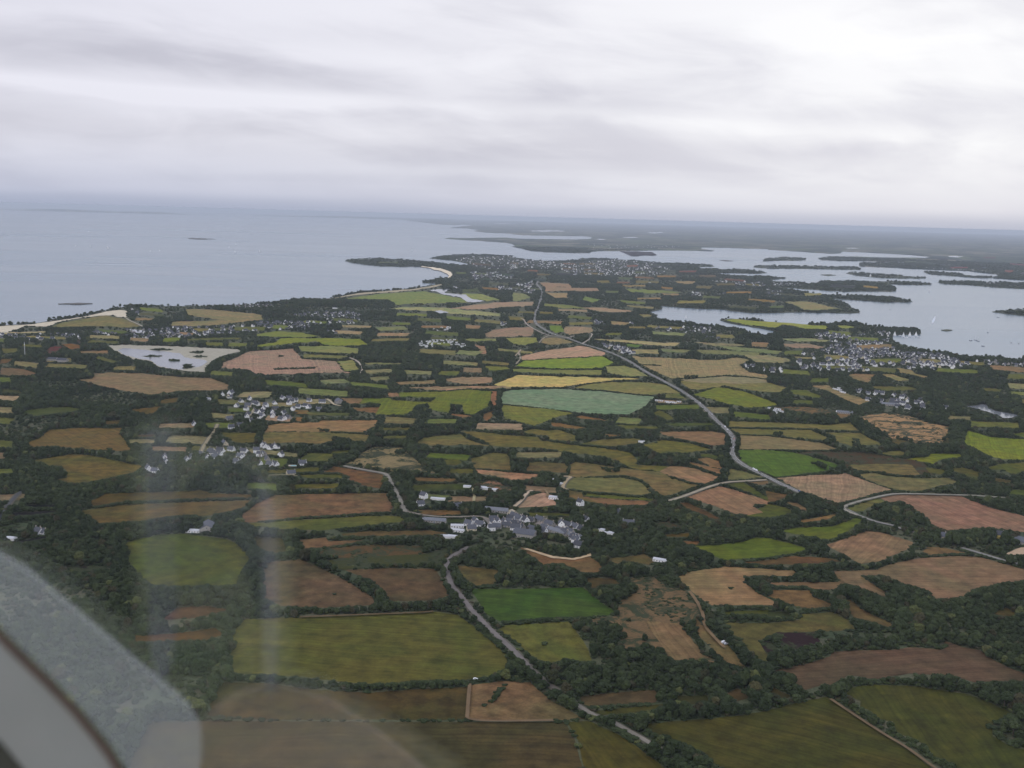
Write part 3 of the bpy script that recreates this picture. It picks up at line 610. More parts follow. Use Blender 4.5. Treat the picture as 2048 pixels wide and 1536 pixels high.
# villages: tile n kind | outline   (scattered houses); kind h=house m=mobile home t=town
VILLAGES = '''
A0 16 h coast_hamlet| 0 1120 350 1120 360 1160 0 1165
A0 11 h coast_hamlet| 400 1120 640 1110 640 1160 400 1165
A0 46 h lagoon| 700 1090 1300 1080 1490 1140 1060 1155 750 1115
A0 62 h lagoon| 1320 1060 1700 1060 2048 1050 2048 1100 1500 1150 1340 1140
A0 12 h shore| 1870 885 2048 880 2048 905 1880 900
A0 4 h shore| 1040 900 1100 900 1100 960 1060 960
A1 8 h shore| 0 880 130 885 130 900 0 900
A1 55 h lagoon| 0 1030 150 1020 600 1020 620 1050 440 1070 300 1085 0 1070
A1 62 h woods_edge| 300 970 450 940 760 940 850 970 790 1035 650 1030 480 980 350 985
A1 5 h woods_edge| 550 1085 680 1090 670 1110 560 1110
A1 12 m mobile| 1400 1070 1560 1055 1560 1080 1410 1090
A1 46 m mobile| 1280 1210 1330 1160 1600 1160 1690 1215 1640 1220 1500 1190 1380 1225
A1 4 h road| 1960 1020 2010 1030 1970 1045
A1 110 t town| 1600 505 1850 492 2048 495 2048 600 1800 600 1700 565 1610 545
A1 60 t town| 1700 620 2048 620 2048 680 1750 690
A1 20 t town| 1880 740 2048 740 2048 770 1900 760
A2 420 t town| 0 515 500 542 850 520 1150 546 1320 600 1150 650 850 655 500 640 400 600 0 590
A2 40 t town| 0 720 160 700 170 740 200 800 170 810 60 770 0 780
A2 45 t town| 1560 690 1800 690 1990 700 2048 740 1950 745 1700 715
A2 12 t town| 1420 785 1530 790 1530 820 1430 815
A2 8 t town| 1640 795 1800 800 1790 810 1650 808
A2 9 h inlet| 660 1000 760 1040 680 1050
A2 26 h inlet| 1100 1050 1600 1060 1620 1120 1400 1110 1150 1080
A2 9 h inlet| 1540 1140 1680 1150 1670 1160 1550 1155
A2 22 h road| 680 1190 860 1220 1010 1270 920 1275 740 1225
A2 4 h inlet| 930 1010 1000 1050 960 1050
A2 5 h road| 1850 1360 2048 1380 2020 1410 1870 1400
A3 26 h harbour| 380 1110 580 1110 700 1150 560 1150 380 1130
A3 10 h harbour| 860 1095 990 1108 980 1135 900 1130
A3 75 h harbour| 750 1170 900 1180 980 1300 850 1330 700 1300 600 1260
A3 22 h harbour| 430 1250 560 1200 620 1280 470 1310
A3 72 h harbour| 980 1270 1300 1270 1450 1300 1550 1340 1650 1360 1500 1380 1100 1340
B0 8 h old_road_village| 1780 60 2048 80 2048 300 1820 280
B1 12 h old_road_village| 0 100 300 95 480 110 540 200 300 290 0 290
B0 4 h upper_left_hamlet| 1640 500 2048 500 2048 620 1700 600
B1 5 h upper_left_hamlet| 0 480 200 480 220 640 0 660
B2 4 h middle_village| 0 1050 300 1070 560 1150 560 1290 300 1190 0 1180
B1 5 h middle_village| 1700 1080 2048 1060 2048 1170 1720 1170
B3 14 h lakeside_hamlet| 700 40 960 60 1260 150 1260 200 1000 190 820 110
A3 40 h harbour| 380 1120 1000 1120 1300 1290 1100 1420 500 1400 200 1380
A3 60 h harbour| 480 1180 760 1160 1000 1230 1300 1280 1240 1400 760 1420 420 1380
A3 30 h harbour| 1250 1290 1500 1320 1500 1390 1200 1400
A3 16 h harbour| 1660 1335 1850 1335 1840 1360 1660 1350
A3 9 h harbour| 1850 1362 2060 1350 2060 1375 1860 1372
A3 36 h inland| 250 1360 700 1340 820 1400 740 1420 300 1400 250 1400
A3 9 h inland| 0 1395 140 1400 130 1420 0 1420
A3 24 t islands| 30 700 330 715 300 735 50 730
A3 18 t islands| 0 750 130 772 100 810 0 820
A2 55 t far| 600 390 1400 405 1300 430 650 425
A3 34 t far| 1200 575 1800 605 1800 620 1300 592
A3 8 t far| 1720 700 1850 705 1840 715
A1 12 t far| 1680 240 1850 243 1830 252
'''
ROADS = '''
A2 main 7.5 104 104 102| 215 685 190 710 235 750 240 800 215 880 190 940 178 1000 200 1040 270 1080 330 1115 440 1140 560 1190 740 1240 860 1290 960 1340 1000 1370 1100 1430 1200 1480 1300 1535 1380 1580 1480 1650 1570 1730 1620 1790 1700 1860 1760 1920 1775 1980 1755 2040 1770 2095 1850 2160 1950 2210 2048 2257 2150 2310 2310 2380
A2 h_old 6.5 112 112 110| 2305 2378 2500 2440 2650 2500 2770 2560
A2 old 6 118 116 110| 2765 2558 2900 2610 3040 2640
A2 h_old 6 110 108 104| 3035 2638 3150 2680 3350 2730 3550 2780
A2 old 6 118 116 110| 3600 2820 3700 2850 3850 2895 3960 2930
A2 h_old 6 110 108 104| 3955 2928 4096 2960 4500 3080
A2 slip 6 140 130 122| 70 985 95 995 110 1030 190 1080 290 1125 440 1140
A2 slip 5 130 122 110| 215 1185 240 1150 290 1125
A2 lane 5 150 142 128| 560 1190 600 1165 630 1145 650 1100 550 1115 440 1140
A2 lane 4 140 130 112| 70 1235 50 1260 70 1300 60 1320 30 1350
A2 lane 6 150 145 136| 160 685 165 715 130 745
C1 country 5.5 104 98 94| 1700 -235 1640 -205 1550 -150 1520 -85 1530 -30 1550 30 1570 80 1650 170 1700 240 1780 330 1900 450 2000 540 2048 582 2178 715
C1 h_country 4.5 90 84 78| 2176 712 2290 830 2398 900 2478 960 2560 1020
C1 country 4.5 112 106 94| 2555 1018 2590 1042 2690 1105 2740 1125
C1 h_country 4.5 90 84 78| 2738 1124 2780 1142 2870 1175
C1 country 4.5 116 110 98| 2868 1174 3030 1262 3168 1345
C1 h_country 4.5 90 84 78| 3165 1343 3350 1450 3500 1560
B1 country 6 120 116 104| 700 645 880 680 1000 700 1050 712 1090 800 1140 890 1175 970 1195 1010
B1 lane 4 120 112 100| 1195 1010 1400 1050 1600 1055 1790 1045 1850 1068 1900 1072
B2 lane 5 150 132 100| 400 728 480 730 440 755 395 820 445 835
B2 lane 5 165 145 118| 160 840 110 870 80 920 20 970
B2 lane 5.5 140 130 108| 1230 918 1260 925 1400 880 1550 820 1700 776 1850 768 2040 757
B3 lane 5 125 122 108| 600 975 700 935 880 892 1000 868 1150 868 1530 878 1700 885 1900 900
B3 lane 5 140 135 120| 600 975 625 1005 720 1040
C3 track 3 100 83 60| 500 980 800 1180 950 1275 1100 1360 1250 1470 1340 1536 1500 1640
A1 lane 5 150 140 124| 750 1300 820 1330 850 1380 840 1425
A0 lane 5 150 145 128| 1010 985 1040 1005 1090 1025 1150 1055
B1 track 4 150 140 100| 1735 820 1748 870 1742 925
B1 track 3.5 120 112 84| 90 722 240 715 330 725
B0 country 5 128 118 92| 1740 310 1720 360 1650 450 1600 550
B0 country 5 70 72 76| 170 850 130 880 60 960 10 1050 -60 1140
C1 track 3 92 76 54| 350 325 900 305 1300 290 1420 280
C1 track 3 104 84 60| 1710 860 1700 960 1692 1080 1685 1152 2050 1158 2390 1150
B1 lane 5 160 148 118| 565 110 600 130 620 155 680 165
C2 track 3.5 112 90 62| 1420 120 1480 200 1530 300 1540 400 1620 490 1700 570
B2 track 3 118 100 72| 260 830 290 870 280 890
A2 track 4 150 134 112| 20 1290 70 1240
'''
# ------------------------------------------------------------------ class raster in survey pixels
RX0, RY0, RW, RH = -700, 380, 3500, 1500
cls = np.full((RH, RW), 2, np.uint8)          # 2 = sea
def fill(a, val, only=None):
    a = np.asarray(a, float); x = a[:, 0] - RX0; y = a[:, 1] - RY0
    x2 = np.roll(x, -1); y2 = np.roll(y, -1)
    for r in range(max(0, int(y.min())), min(RH, int(y.max()) + 2)):
        yc = r + 0.5; k = ((y <= yc) & (y2 > yc)) | ((y2 <= yc) & (y > yc))
        if not k.any(): continue
        xs = np.sort(x[k] + (yc - y[k]) / (y2[k] - y[k]) * (x2[k] - x[k]))
        for i in range(0, len(xs) - 1, 2):
            a0, a1 = max(0, int(round(xs[i]))), min(RW, int(round(xs[i + 1])))
            if a1 > a0:
                if only is None: cls[r, a0:a1] = val
                else:
                    seg = cls[r, a0:a1]; seg[np.isin(seg, only)] = val
def rough(a, step, amp, rng, closed=True):
    """subdivide an outline and wobble it so that no edge is ruler-straight"""
    out = []
    N = len(a)
    for i in range(N if closed else N - 1):
        p, q = a[i], a[(i + 1) % N]; d = np.linalg.norm(q - p); k = max(1, min(60, int(d / step)))
        nrm = np.array([-(q - p)[1], (q - p)[0]]) / max(d, 1e-6)
        for j in range(k):
            t = j / k; w = rng.normal(0, amp) if j else rng.normal(0, amp * 0.5)
            out.append(p + (q - p) * t + nrm * w)
    if not closed: out.append(a[-1])
    return np.array(out)
def gpoly(a, z): return np.array([ground(u, v, z) for u, v in a])
def ngon(bm_pts):
    """triangulate a concave outline"""
    V, E, F, *_ = delaunay_2d_cdt([Vector((p[0], p[1])) for p in bm_pts], [], [list(range(len(bm_pts)))], 1, 1e-4)
    V = [(v.x, v.y, 0.0) for v in V]; out = []
    for f in F:
        a, b, c = (V[i] for i in f[:3])
        out.append(list(f) if (b[0] - a[0]) * (c[1] - a[1]) - (b[1] - a[1]) * (c[0] - a[0]) > 0 else list(f)[::-1])
    return V, out
def sheet(name, world_pts, z, mat, color=None, kind='structure', skirt=0.0, align=True):
    c = world_pts.mean(0); ang = 0.0
    if align:
        e = np.roll(world_pts, -1, 0) - world_pts; i = np.argmax((e ** 2).sum(1)); 
        # dominant direction: length-weighted double angle
        th = np.arctan2(e[:, 1], e[:, 0]); l = np.hypot(e[:, 0], e[:, 1])
        ang = 0.5 * math.atan2((l * np.sin(2 * th)).sum(), (l * np.cos(2 * th)).sum())
    q = world_pts - c; ca, sa = math.cos(-ang), math.sin(-ang)
    loc = np.stack([q[:, 0] * ca - q[:, 1] * sa, q[:, 0] * sa + q[:, 1] * ca], 1)
    V, F = ngon(loc)
    if skirt:
        b0 = len(V); N = len(loc); V += [(x, y, 0) for x, y in loc]; b = len(V); V += [(x, y, -skirt) for x, y in loc]
        for i in range(N): F.append([b0 + i, b + i, b + (i + 1) % N, b0 + (i + 1) % N])
    o = mesh_obj(name, V, F, mat, loc=(c[0], c[1], z), rz=ang)
    if color is not None: o.color = (*color, 1)
    return tag(o, kind=kind)
rg = np.random.default_rng(11)
SEA_Z = -3.0
# sea: one disc out to the horizon
ring = [(RIM * math.cos(t), RIM * math.sin(t)) for t in np.linspace(0, 2 * math.pi, 256, endpoint=False)]
mesh_obj('sea', [(0, 0, 0)] + [(x, y, 0) for x, y in ring], [[0, i + 1, (i + 1) % 256 + 1] for i in range(256)], M_SEA, loc=(0, 0, SEA_Z))['kind'] = 'structure'
def pxrough(a, step=7, amp=0.5, closed=True): return rough(a, step, amp, rg, closed)
coast_px = pxrough(COAST, 9, 0.30, False)
fill(np.concatenate([coast_px, [[3400, 740], [3400, 2200], [-1400, 2200], [-1400, 690]]]), 0)
w = gpoly(coast_px, 0)
e = w[-1]; s0 = w[0]
w = np.concatenate([w, [[9000, e[1] * 0.8], [9500, -8000], [-9500, -8000], [-9500, s0[1] * 0.55], [-5200, s0[1] * 0.86]]])
sheet('ground', w, 0.0, M_LAND, skirt=5, align=False)
far_px = pxrough(FAR, 9, 0.15, False)
fill(np.concatenate([far_px, [[3400, 700], [3400, 395], [650, 395]]]), 0)
w = gpoly(far_px, 0)
azs = np.linspace(math.radians(62), math.atan2(w[0][0], w[0][1]), 40)
w = np.concatenate([w, [[22000, 9000]], [[0.975 * RIM * math.sin(t), 0.975 * RIM * math.cos(t)] for t in azs]])
sheet('far_shore', w, 0.0, M_FAR, skirt=5, align=False)
for t, s_ in ISLANDS:
    a = pxrough(pts(t, [float(q) for q in s_.split()]), 5, 0.2)
    low = len(s_.split()) <= 12 and t != 'A3'
    fill(a, 5 if (low or '1385' in s_ or '420 637' in s_) else 0)
    tag(sheet('island', gpoly(a, 0), 0.0, M_LAND if not low else simple('rock', (0.10, 0.09, 0.075), 0.9, 0.3, 0.05), skirt=5, align=False), kind='structure')
# low coasts on the horizon
def ridge(u0, u1, dist, h, prof_seed, M_):
    r = random.Random(prof_seed); az = [math.atan2(*ground(u, 600, 0)) for u in (u0, u1)]
    N = 80; V = []; F = []
    for i in range(N + 1):
        t = i / N; a = az[0] + (az[1] - az[0]) * t
        hh = max(2, h * (0.55 + 0.25 * math.sin(t * 9 + prof_seed) + 0.2 * math.sin(t * 23 + 1.3)) * min(1, t * 8, (1 - t) * 8))
        for d_, z_ in ((dist - 900, SEA_Z - 1), (dist - 300, hh * 0.8), (dist, hh), (dist + 900, SEA_Z - 1)):
            V.append((d_ * math.sin(a), d_ * math.cos(a), z_))
    for i in range(N):
        for j in range(3): b = i * 4 + j; F.append([b, b + 1, b + 5, b + 4])
    tag(mesh_obj('distant_coast', V, F, M_), kind='structure')
ridge(-320, 430, 62000, 120, 2, M_FAR); ridge(500, 1150, 70000, 110, 5, M_FAR)
# ------------------------------------------------------------------ haze-aware albedo from the surveyed tone
SKYL = np.array([0.60, 0.66, 0.64])
HAZEC = np.array([0.42, 0.48, 0.58])
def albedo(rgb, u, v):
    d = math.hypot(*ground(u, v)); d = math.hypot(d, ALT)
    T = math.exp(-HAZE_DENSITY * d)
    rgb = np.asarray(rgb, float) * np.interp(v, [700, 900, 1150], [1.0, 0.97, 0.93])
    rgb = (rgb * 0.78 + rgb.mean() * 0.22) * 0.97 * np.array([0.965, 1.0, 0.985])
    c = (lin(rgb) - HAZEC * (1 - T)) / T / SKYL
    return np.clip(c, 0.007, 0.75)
NAMES = {'crop': 'crop_field', 'stubble': 'stubble_field', 'pasture': 'pasture', 'heath': 'heath'}
k = 0
field_centres = []
for h, a in parse(FIELDS):
    t, kind, r_, g_, b_, layer = h; k += 1; layer = int(layer)
    amp = 0.45
    ap = rough(a, 9, amp, rg)
    z = 0.25 + 0.0015 * k + 0.35 * layer
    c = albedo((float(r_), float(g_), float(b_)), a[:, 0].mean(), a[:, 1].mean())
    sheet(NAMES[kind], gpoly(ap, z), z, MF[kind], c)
    fill(ap, 3 if (kind == 'heath') else 1)
for h, a in parse(SHORES):
    t, kind, r_, g_, b_, layer = h; k += 1
    ap = rough(a, 6, 0.3, rg); z = 0.85 + 0.002 * k
    c = albedo((float(r_), float(g_), float(b_)), a[:, 0].mean(), a[:, 1].mean())
    o = sheet('beach' if t[0] == 'A' and 'sand' == kind else 'bare_ground', gpoly(ap, z), z, M_ROAD, c)
    fill(ap, 1)
for h, a in parse(PONDS):
    t, kind, r_, g_, b_, layer = h; k += 1
    ap = rough(a, 5, 0.4, rg); z = 0.85 + 0.002 * k + 0.1 * int(layer)
    if kind == 'mud': sheet('mudflat', gpoly(ap, z), z, M_ROAD, albedo((float(r_), float(g_), float(b_)), a[:, 0].mean(), a[:, 1].mean()))
    else: sheet('lagoon' if t != 'B3' else 'lake', gpoly(ap, z), z, M_POND)
    fill(ap, 1)
# small fields tucked between the surveyed ones, each laid only where the raster shows nothing else
fr = random.Random(21); made = 0
WOODS = [(0, 745, 430, 850), (0, 850, 250, 1010), (1700, 745, 2048, 835), (700, 690, 860, 770), (250, 900, 520, 1010), (540, 590, 800, 640), (1180, 700, 1290, 740)]
PAL = [(112, 106, 76), (96, 104, 62), (128, 106, 86), (104, 110, 72), (120, 112, 84), (92, 96, 62), (134, 114, 92), (88, 98, 52)]
for _ in range(9000):
    if made >= 190: break
    u, v = fr.uniform(-40, 2090), 505 + 495 * fr.random() ** 0.8
    if any(a_ < u < c_ and b_ < v < d_ for a_, b_, c_, d_ in WOODS): continue
    hh = np.interp(v, [505, 620, 800, 1000], [2.2, 5, 9, 14]) * fr.uniform(0.7, 1.3); ww = np.interp(v, [505, 620, 800, 1000], [22, 45, 70, 90]) * fr.uniform(0.6, 1.5)
    sl = fr.uniform(-0.03, 0.10); sk = fr.uniform(-0.6, 0.9) * hh
    x0, x1, y0, y1 = int(u - ww / 2 - RX0 - 5), int(u + ww / 2 - RX0 + 5), int(v - hh / 2 - RY0 - 4), int(v + hh / 2 - RY0 + 4)
    blk = cls[y0:y1, max(0, x0):x1]
    if blk.size == 0 or (blk != 0).mean() > 0.02: continue
    a = np.array([[u - ww / 2 + sk, v - hh / 2 - ww / 2 * sl], [u + sk * .8 + fr.uniform(-5, 5), v - hh * fr.uniform(.45, .6)], [u + ww / 2 + sk, v - hh / 2 + ww / 2 * sl], [u + ww / 2 - sk * .3, v + hh / 2 + ww / 2 * sl], [u + fr.uniform(-6, 6), v + hh * fr.uniform(.4, .6)], [u - ww / 2 - sk * .3, v + hh / 2 - ww / 2 * sl]])
    ap = rough(a, 9, 0.35, rg); k += 1; made += 1; z = 0.25 + 0.0015 * k
    c_ = np.array(fr.choice(PAL)) * fr.uniform(0.92, 1.06) * np.interp(v, [700, 1000], [1, 0.88])
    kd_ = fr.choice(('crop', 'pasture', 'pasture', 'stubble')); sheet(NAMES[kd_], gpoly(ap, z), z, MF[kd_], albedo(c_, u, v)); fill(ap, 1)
# hedges and clumps standing inside the surveyed fields
for ln in '''C1| 1990 865 2012 872 1905 1000 1832 1062 1812 1050 1880 980
B1| 500 345 580 350 580 375 505 370
B1| 600 370 800 378 790 392 610 385
B1| 610 410 760 430 750 452 620 447
B1| 1115 530 1190 535 1190 558 1120 558
B2| 1270 735 1440 780 1430 797 1260 747
B2| 1005 742 1085 790 1155 880 1130 892 1060 802 995 755
B2| 220 400 290 410 280 450 220 445
B3| 60 365 115 375 110 405 60 400
B3| 240 415 340 425 330 447 240 442
B3| 680 430 730 430 725 495 680 490
B2| 1030 440 1160 455 1155 467 1040 457
A1| 135 1384 490 1376 480 1390 140 1400
A1| 180 1280 220 1282 215 1296 180 1294
A2| 1030 1355 1220 1360 1220 1367 1040 1365
A2| 1380 1440 1480 1440 1475 1468 1385 1466
A3| 470 1040 540 1035 530 1075 480 1075
C2| 920 352 948 352 948 376 920 376
C2| 1058 502 1082 502 1082 528 1058 528
C2| 220 520 285 530 280 556 225 552
C2| 1350 390 1470 395 1460 450 1380 440
B0| 830 505 880 505 880 528 830 528
B3| 340 620 420 610 560 660 560 690 460 680
C1| 620 140 640 140 640 152 620 152
C2| 1740 90 1775 92 1770 106 1740 104
C3| 400 405 430 405 440 450 405 450
B2| 700 655 860 660 850 700 760 700'''.splitlines():
    t_, r_ = ln.split('|'); fill(pts(t_, [float(q) for q in r_.split()]), 0)
# small wooded islets on the mudflat
for cx, cy_, rx, ry in ((1290, 1236, 85, 12), (1220, 1290, 75, 9), (1400, 1322, 60, 12), (1580, 1258, 75, 12), (1600, 1292, 55, 12), (1505, 1372, 48, 22)):
    a = pts('A0', [q for i in range(14) for f_ in (fr.uniform(0.55, 1.15),) for q in (cx + rx * f_ * math.cos(i * math.pi / 7), cy_ + ry * f_ * math.sin(i * math.pi / 7))])
    fill(a, 0)
    z = 1.6; sheet('islet', gpoly(a, z), z, M_LAND, align=False)
# ------------------------------------------------------------------ roads
def smooth_line(P, it=2):
    for _ in range(it):
        Q = [P[0]]
        for i in range(len(P) - 1): Q += [P[i] * 0.75 + P[i + 1] * 0.25, P[i] * 0.25 + P[i + 1] * 0.75]
        Q.append(P[-1]); P = np.array(Q)
    return P
def ribbon(P, w0, z):
    d = np.gradient(P, axis=0); d /= np.linalg.norm(d, axis=1)[:, None] + 1e-9; nrm = np.stack([-d[:, 1], d[:, 0]], 1)
    A, B = P + nrm * w0 / 2, P - nrm * w0 / 2
    V = [(p[0], p[1], z) for p in A] + [(p[0], p[1], z) for p in B]; N = len(P)
    return V, [[i + N, i + N + 1, i + 1, i] for i in range(N - 1)]
main_road = None
RN = {'main': 'road', 'old': 'road', 'slip': 'slip_road', 'lane': 'lane', 'country': 'country_road', 'track': 'track'}
for j, ln in enumerate(ROADS.strip().splitlines()):
    hd, rest = ln.split('|'); t, kind, wd, r_, g_, b_ = hd.split(); wd = float(wd)
    a = pts(t, [float(q) for q in rest.split()])
    z = 1.35 + 0.02 * j; hid = kind.startswith('h_'); kind = kind[2:] if hid else kind
    P = smooth_line(np.array([ground(u, v, z) for u, v in a]))
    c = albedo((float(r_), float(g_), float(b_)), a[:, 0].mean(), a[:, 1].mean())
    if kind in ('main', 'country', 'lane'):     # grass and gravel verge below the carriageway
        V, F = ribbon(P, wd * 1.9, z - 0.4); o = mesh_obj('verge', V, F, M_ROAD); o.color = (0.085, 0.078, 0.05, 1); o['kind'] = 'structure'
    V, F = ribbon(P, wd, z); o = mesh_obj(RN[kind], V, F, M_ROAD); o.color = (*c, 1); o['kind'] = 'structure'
    ww = wd * (1.2 if kind != 'main' else 1.6)
    V, _ = ribbon(P, ww, z); pp = project(np.array(V)); N = len(P)
    poly = np.concatenate([pp[:N], pp[N:][::-1]])
    for i in range(N - 1):
        q = np.array([pp[i], pp[i + 1], pp[i + 1 + N], pp[i + N]])
        if (np.abs(q) < 5000).all(): fill(q + [[0, -0.6], [0, -0.6], [0, 0.6], [0, 0.6]], 6 if hid else 1)
    if kind == 'main':
        main_road = P
        for off in (-wd / 2 + 0.4, 0, wd / 2 - 0.4):
            d = np.gradient(P, axis=0); d /= np.linalg.norm(d, axis=1)[:, None]; Q = P + np.stack([-d[:, 1], d[:, 0]], 1) * off
            V, F = ribbon(Q, 0.3, z + 0.04)
            if off == 0: F = F[::2]
            tag(mesh_obj('road_marking', V, F, M_PAINT), kind='structure')
# ------------------------------------------------------------------ buildings
M_WALL = {'white': simple('white_render', (0.86, 0.85, 0.83), 0.8, 0.06, 0.6, rnd=0.08),
          'cream': simple('cream_render', (0.66, 0.58, 0.42), 0.8, 0.06, 0.6, rnd=0.08),
          'grey': simple('grey_stone', (0.34, 0.32, 0.29), 0.9, 0.18, 1.2, rnd=0.1),
          'yellow': simple('yellow_render', (0.70, 0.56, 0.16), 0.8, 0.06, 0.6)}
M_ROOF = {'slate': simple('slate', (0.075, 0.08, 0.092), 0.7, 0.2, 0.9, 0.25, rnd=0.3),
          'grey': simple('grey_sheet', (0.16, 0.17, 0.185), 0.7, 0.15, 0.5, rnd=0.1),
          'pale': simple('pale_sheet', (0.48, 0.49, 0.50), 0.5, 0.08, 0.5)}
M_GLASS = simple('window_glass', (0.03, 0.035, 0.045), 0.1, 0.05, 1, 0.6)
M_DOOR = simple('door_paint', (0.10, 0.14, 0.22), 0.6, 0.1, 1)
M_BRICK = simple('chimney_stone', (0.40, 0.35, 0.30), 0.9, 0.15, 1)
def gable_wall(w, l, hw, hr):
    a, b = w / 2, l / 2
    V = [(-a, -b, 0), (a, -b, 0), (a, b, 0), (-a, b, 0), (-a, -b, hw), (a, -b, hw), (a, b, hw), (-a, b, hw), (0, -b, hw + hr), (0, b, hw + hr)]
    return V, [[0, 1, 5, 8, 4], [3, 7, 9, 6, 2], [1, 2, 6, 5], [0, 4, 7, 3]]
def gable_roof(w, l, hw, hr, ov=0.35, th=0.25):
    a, b = w / 2 + ov, l / 2 + ov * 0.4; s = hr / (w / 2); e = hw - ov * s
    V = []
    for y in (-b, b): V += [(-a, y, e + 0.02), (0, y, hw + hr + 0.02), (a, y, e + 0.02), (a, y, e + th), (0, y, hw + hr + th + 0.1), (-a, y, e + th)]
    F = [[0, 5, 4, 1], [1, 4, 3, 2], [6, 7, 10, 11], [7, 8, 9, 10], [0, 1, 7, 6], [1, 2, 8, 7], [5, 11, 10, 4], [4, 10, 9, 3], [0, 6, 11, 5], [2, 3, 9, 8]]
    return V, F
def make_house(name, w, l, hw, hr, wall, roof, wing=0, windows=True, chimneys=2, flat=False):
    root = empty(name, (0, 0, 0))
    if flat:
        MB().box(-w / 2, w / 2, -l / 2, l / 2, 0, hw).obj('wall', M_WALL[wall], root)
        V, F = gable_roof(w, l, hw, hr, 0.3, 0.12)
        mesh_obj('roof', V, F, M_ROOF[roof], root)
    else:
        V, F = gable_wall(w, l, hw, hr); m = MB().add(V, F)
        if wing: m.box(w / 2 - 0.1, w / 2 + wing, -l / 2 + 0.6, l / 6, 0, 2.6)
        m.obj('wall', M_WALL[wall], root)
        V, F = gable_roof(w, l, hw, hr); m = MB().add(V, F)
        if wing: m.box(w / 2, w / 2 + wing + 0.25, -l / 2 + 0.4, l / 6 + 0.2, 2.62, 2.85)
        r = m.obj('roof', M_ROOF[roof], root)
        for i in range(chimneys):
            y = (-1) ** i * (l / 2 - 0.55)
            MB().box(-0.45, 0.45, y - 0.4, y + 0.4, hw + hr - 0.9, hw + hr + 1.3).box(-0.2, 0.2, y - 0.2, y + 0.2, hw + hr + 1.3, hw + hr + 1.6).obj('chimney', M_BRICK, r)
    if windows:
        nw = max(2, int(l / 3.2))
        for sx in (-1, 1):
            for i in range(nw):
                y = -l / 2 + (i + 0.5) * l / nw; x = sx * w / 2
                if wing and sx > 0 and y < l / 6 + 1: continue
                if sx < 0 and i == nw // 2:
                    MB().box(x - 0.04, x + 0.05, y - 0.5, y + 0.5, 0.02, 2.1).obj('door', M_DOOR, root)
                else:
                    MB().box(min(x, x + sx * 0.05), max(x, x + sx * 0.05), y - 0.55, y + 0.55, 1.0, 2.2).obj('window', M_GLASS, root)
        if not flat:
            for sy in (-1, 1):
                y = sy * l / 2
                MB().box(-0.5, 0.5, min(y, y + sy * 0.05), max(y, y + sy * 0.05), hw + 0.4, hw + 1.5).obj('window', M_GLASS, root)
    return root
def kids(o): return KIDS.get(o.name, [])
KIDS = {}
def index_kids():
    KIDS.clear()
    for q in bpy.data.objects:
        if q.parent: KIDS.setdefault(q.parent.name, []).append(q)
def dup(src, loc, rz, sc=(1, 1, 1)):
    r = src.copy(); COL.objects.link(r); r.location = loc; r.rotation_euler = (0, 0, rz); r.scale = sc
    for ch in kids(src):
        c = ch.copy(); COL.objects.link(c); c.parent = r
        for g in kids(ch):
            d = g.copy(); COL.objects.link(d); d.parent = c
    return r
ORD = ['', 'first', 'second', 'third', 'fourth', 'fifth', 'sixth', 'seventh', 'eighth', 'ninth', 'tenth', 'eleventh', 'twelfth', 'thirteenth', 'fourteenth', 'fifteenth', 'sixteenth', 'seventeenth', 'eighteenth', 'nineteenth']
TENS = {2: 'twent', 3: 'thirt', 4: 'fort', 5: 'fift', 6: 'sixt', 7: 'sevent', 8: 'eight', 9: 'ninet'}
def ordinal(i):
    if i < 20: return ORD[i]
    if i >= 100: return 'hundred and ' + ordinal(i - 100) if i > 100 else 'hundredth'
    t, u = divmod(i, 10)
    return TENS[t] + ('ieth' if u == 0 else 'y-' + ORD[u])
PROTO = {
 'a': make_house('house', 7.5, 11, 3.2, 4.3, 'white', 'slate'),
 'b': make_house('house', 8, 13, 3.4, 4.6, 'white', 'slate', wing=4),
 'c': make_house('house', 7, 9, 5.2, 3.8, 'white', 'slate', chimneys=1),
 'd': make_house('house', 7, 12, 3.0, 4.0, 'grey', 'slate'),
 'e': make_house('house', 8, 12, 3.2, 4.5, 'cream', 'slate'),
 'l': make_house('farm_building', 7, 30, 3.2, 3.0, 'grey', 'grey', chimneys=0),
 'p': make_house('farm_building', 7, 17, 3.0, 1.4, 'white', 'pale', chimneys=0),
 's': make_house('farm_building', 16, 26, 5.0, 4.2, 'grey', 'slate', chimneys=0),
 'y': make_house('house', 9, 14, 5.4, 4.6, 'yellow', 'slate'),
 'f': make_house('shed', 7, 11, 2.7, 0.7, 'white', 'pale', flat=True, windows=False),
 'm': make_house('mobile_home', 3.6, 8.5, 2.6, 0.5, 'white', 'pale', flat=True),
}
DESC = {'a': 'white slate-roofed house', 'b': 'white house with side wing', 'c': 'tall white house', 'd': 'grey stone house', 'e': 'cream slate-roofed house',
        'l': 'long grey farm building', 'p': 'long pale-roofed building', 's': 'big slate-roofed barn', 'y': 'yellow house', 'f': 'white flat-roofed shed', 'm': 'white mobile home'}
CATS = {'l': 'barn', 'p': 'barn', 's': 'barn', 'f': 'shed', 'm': 'mobile home'}
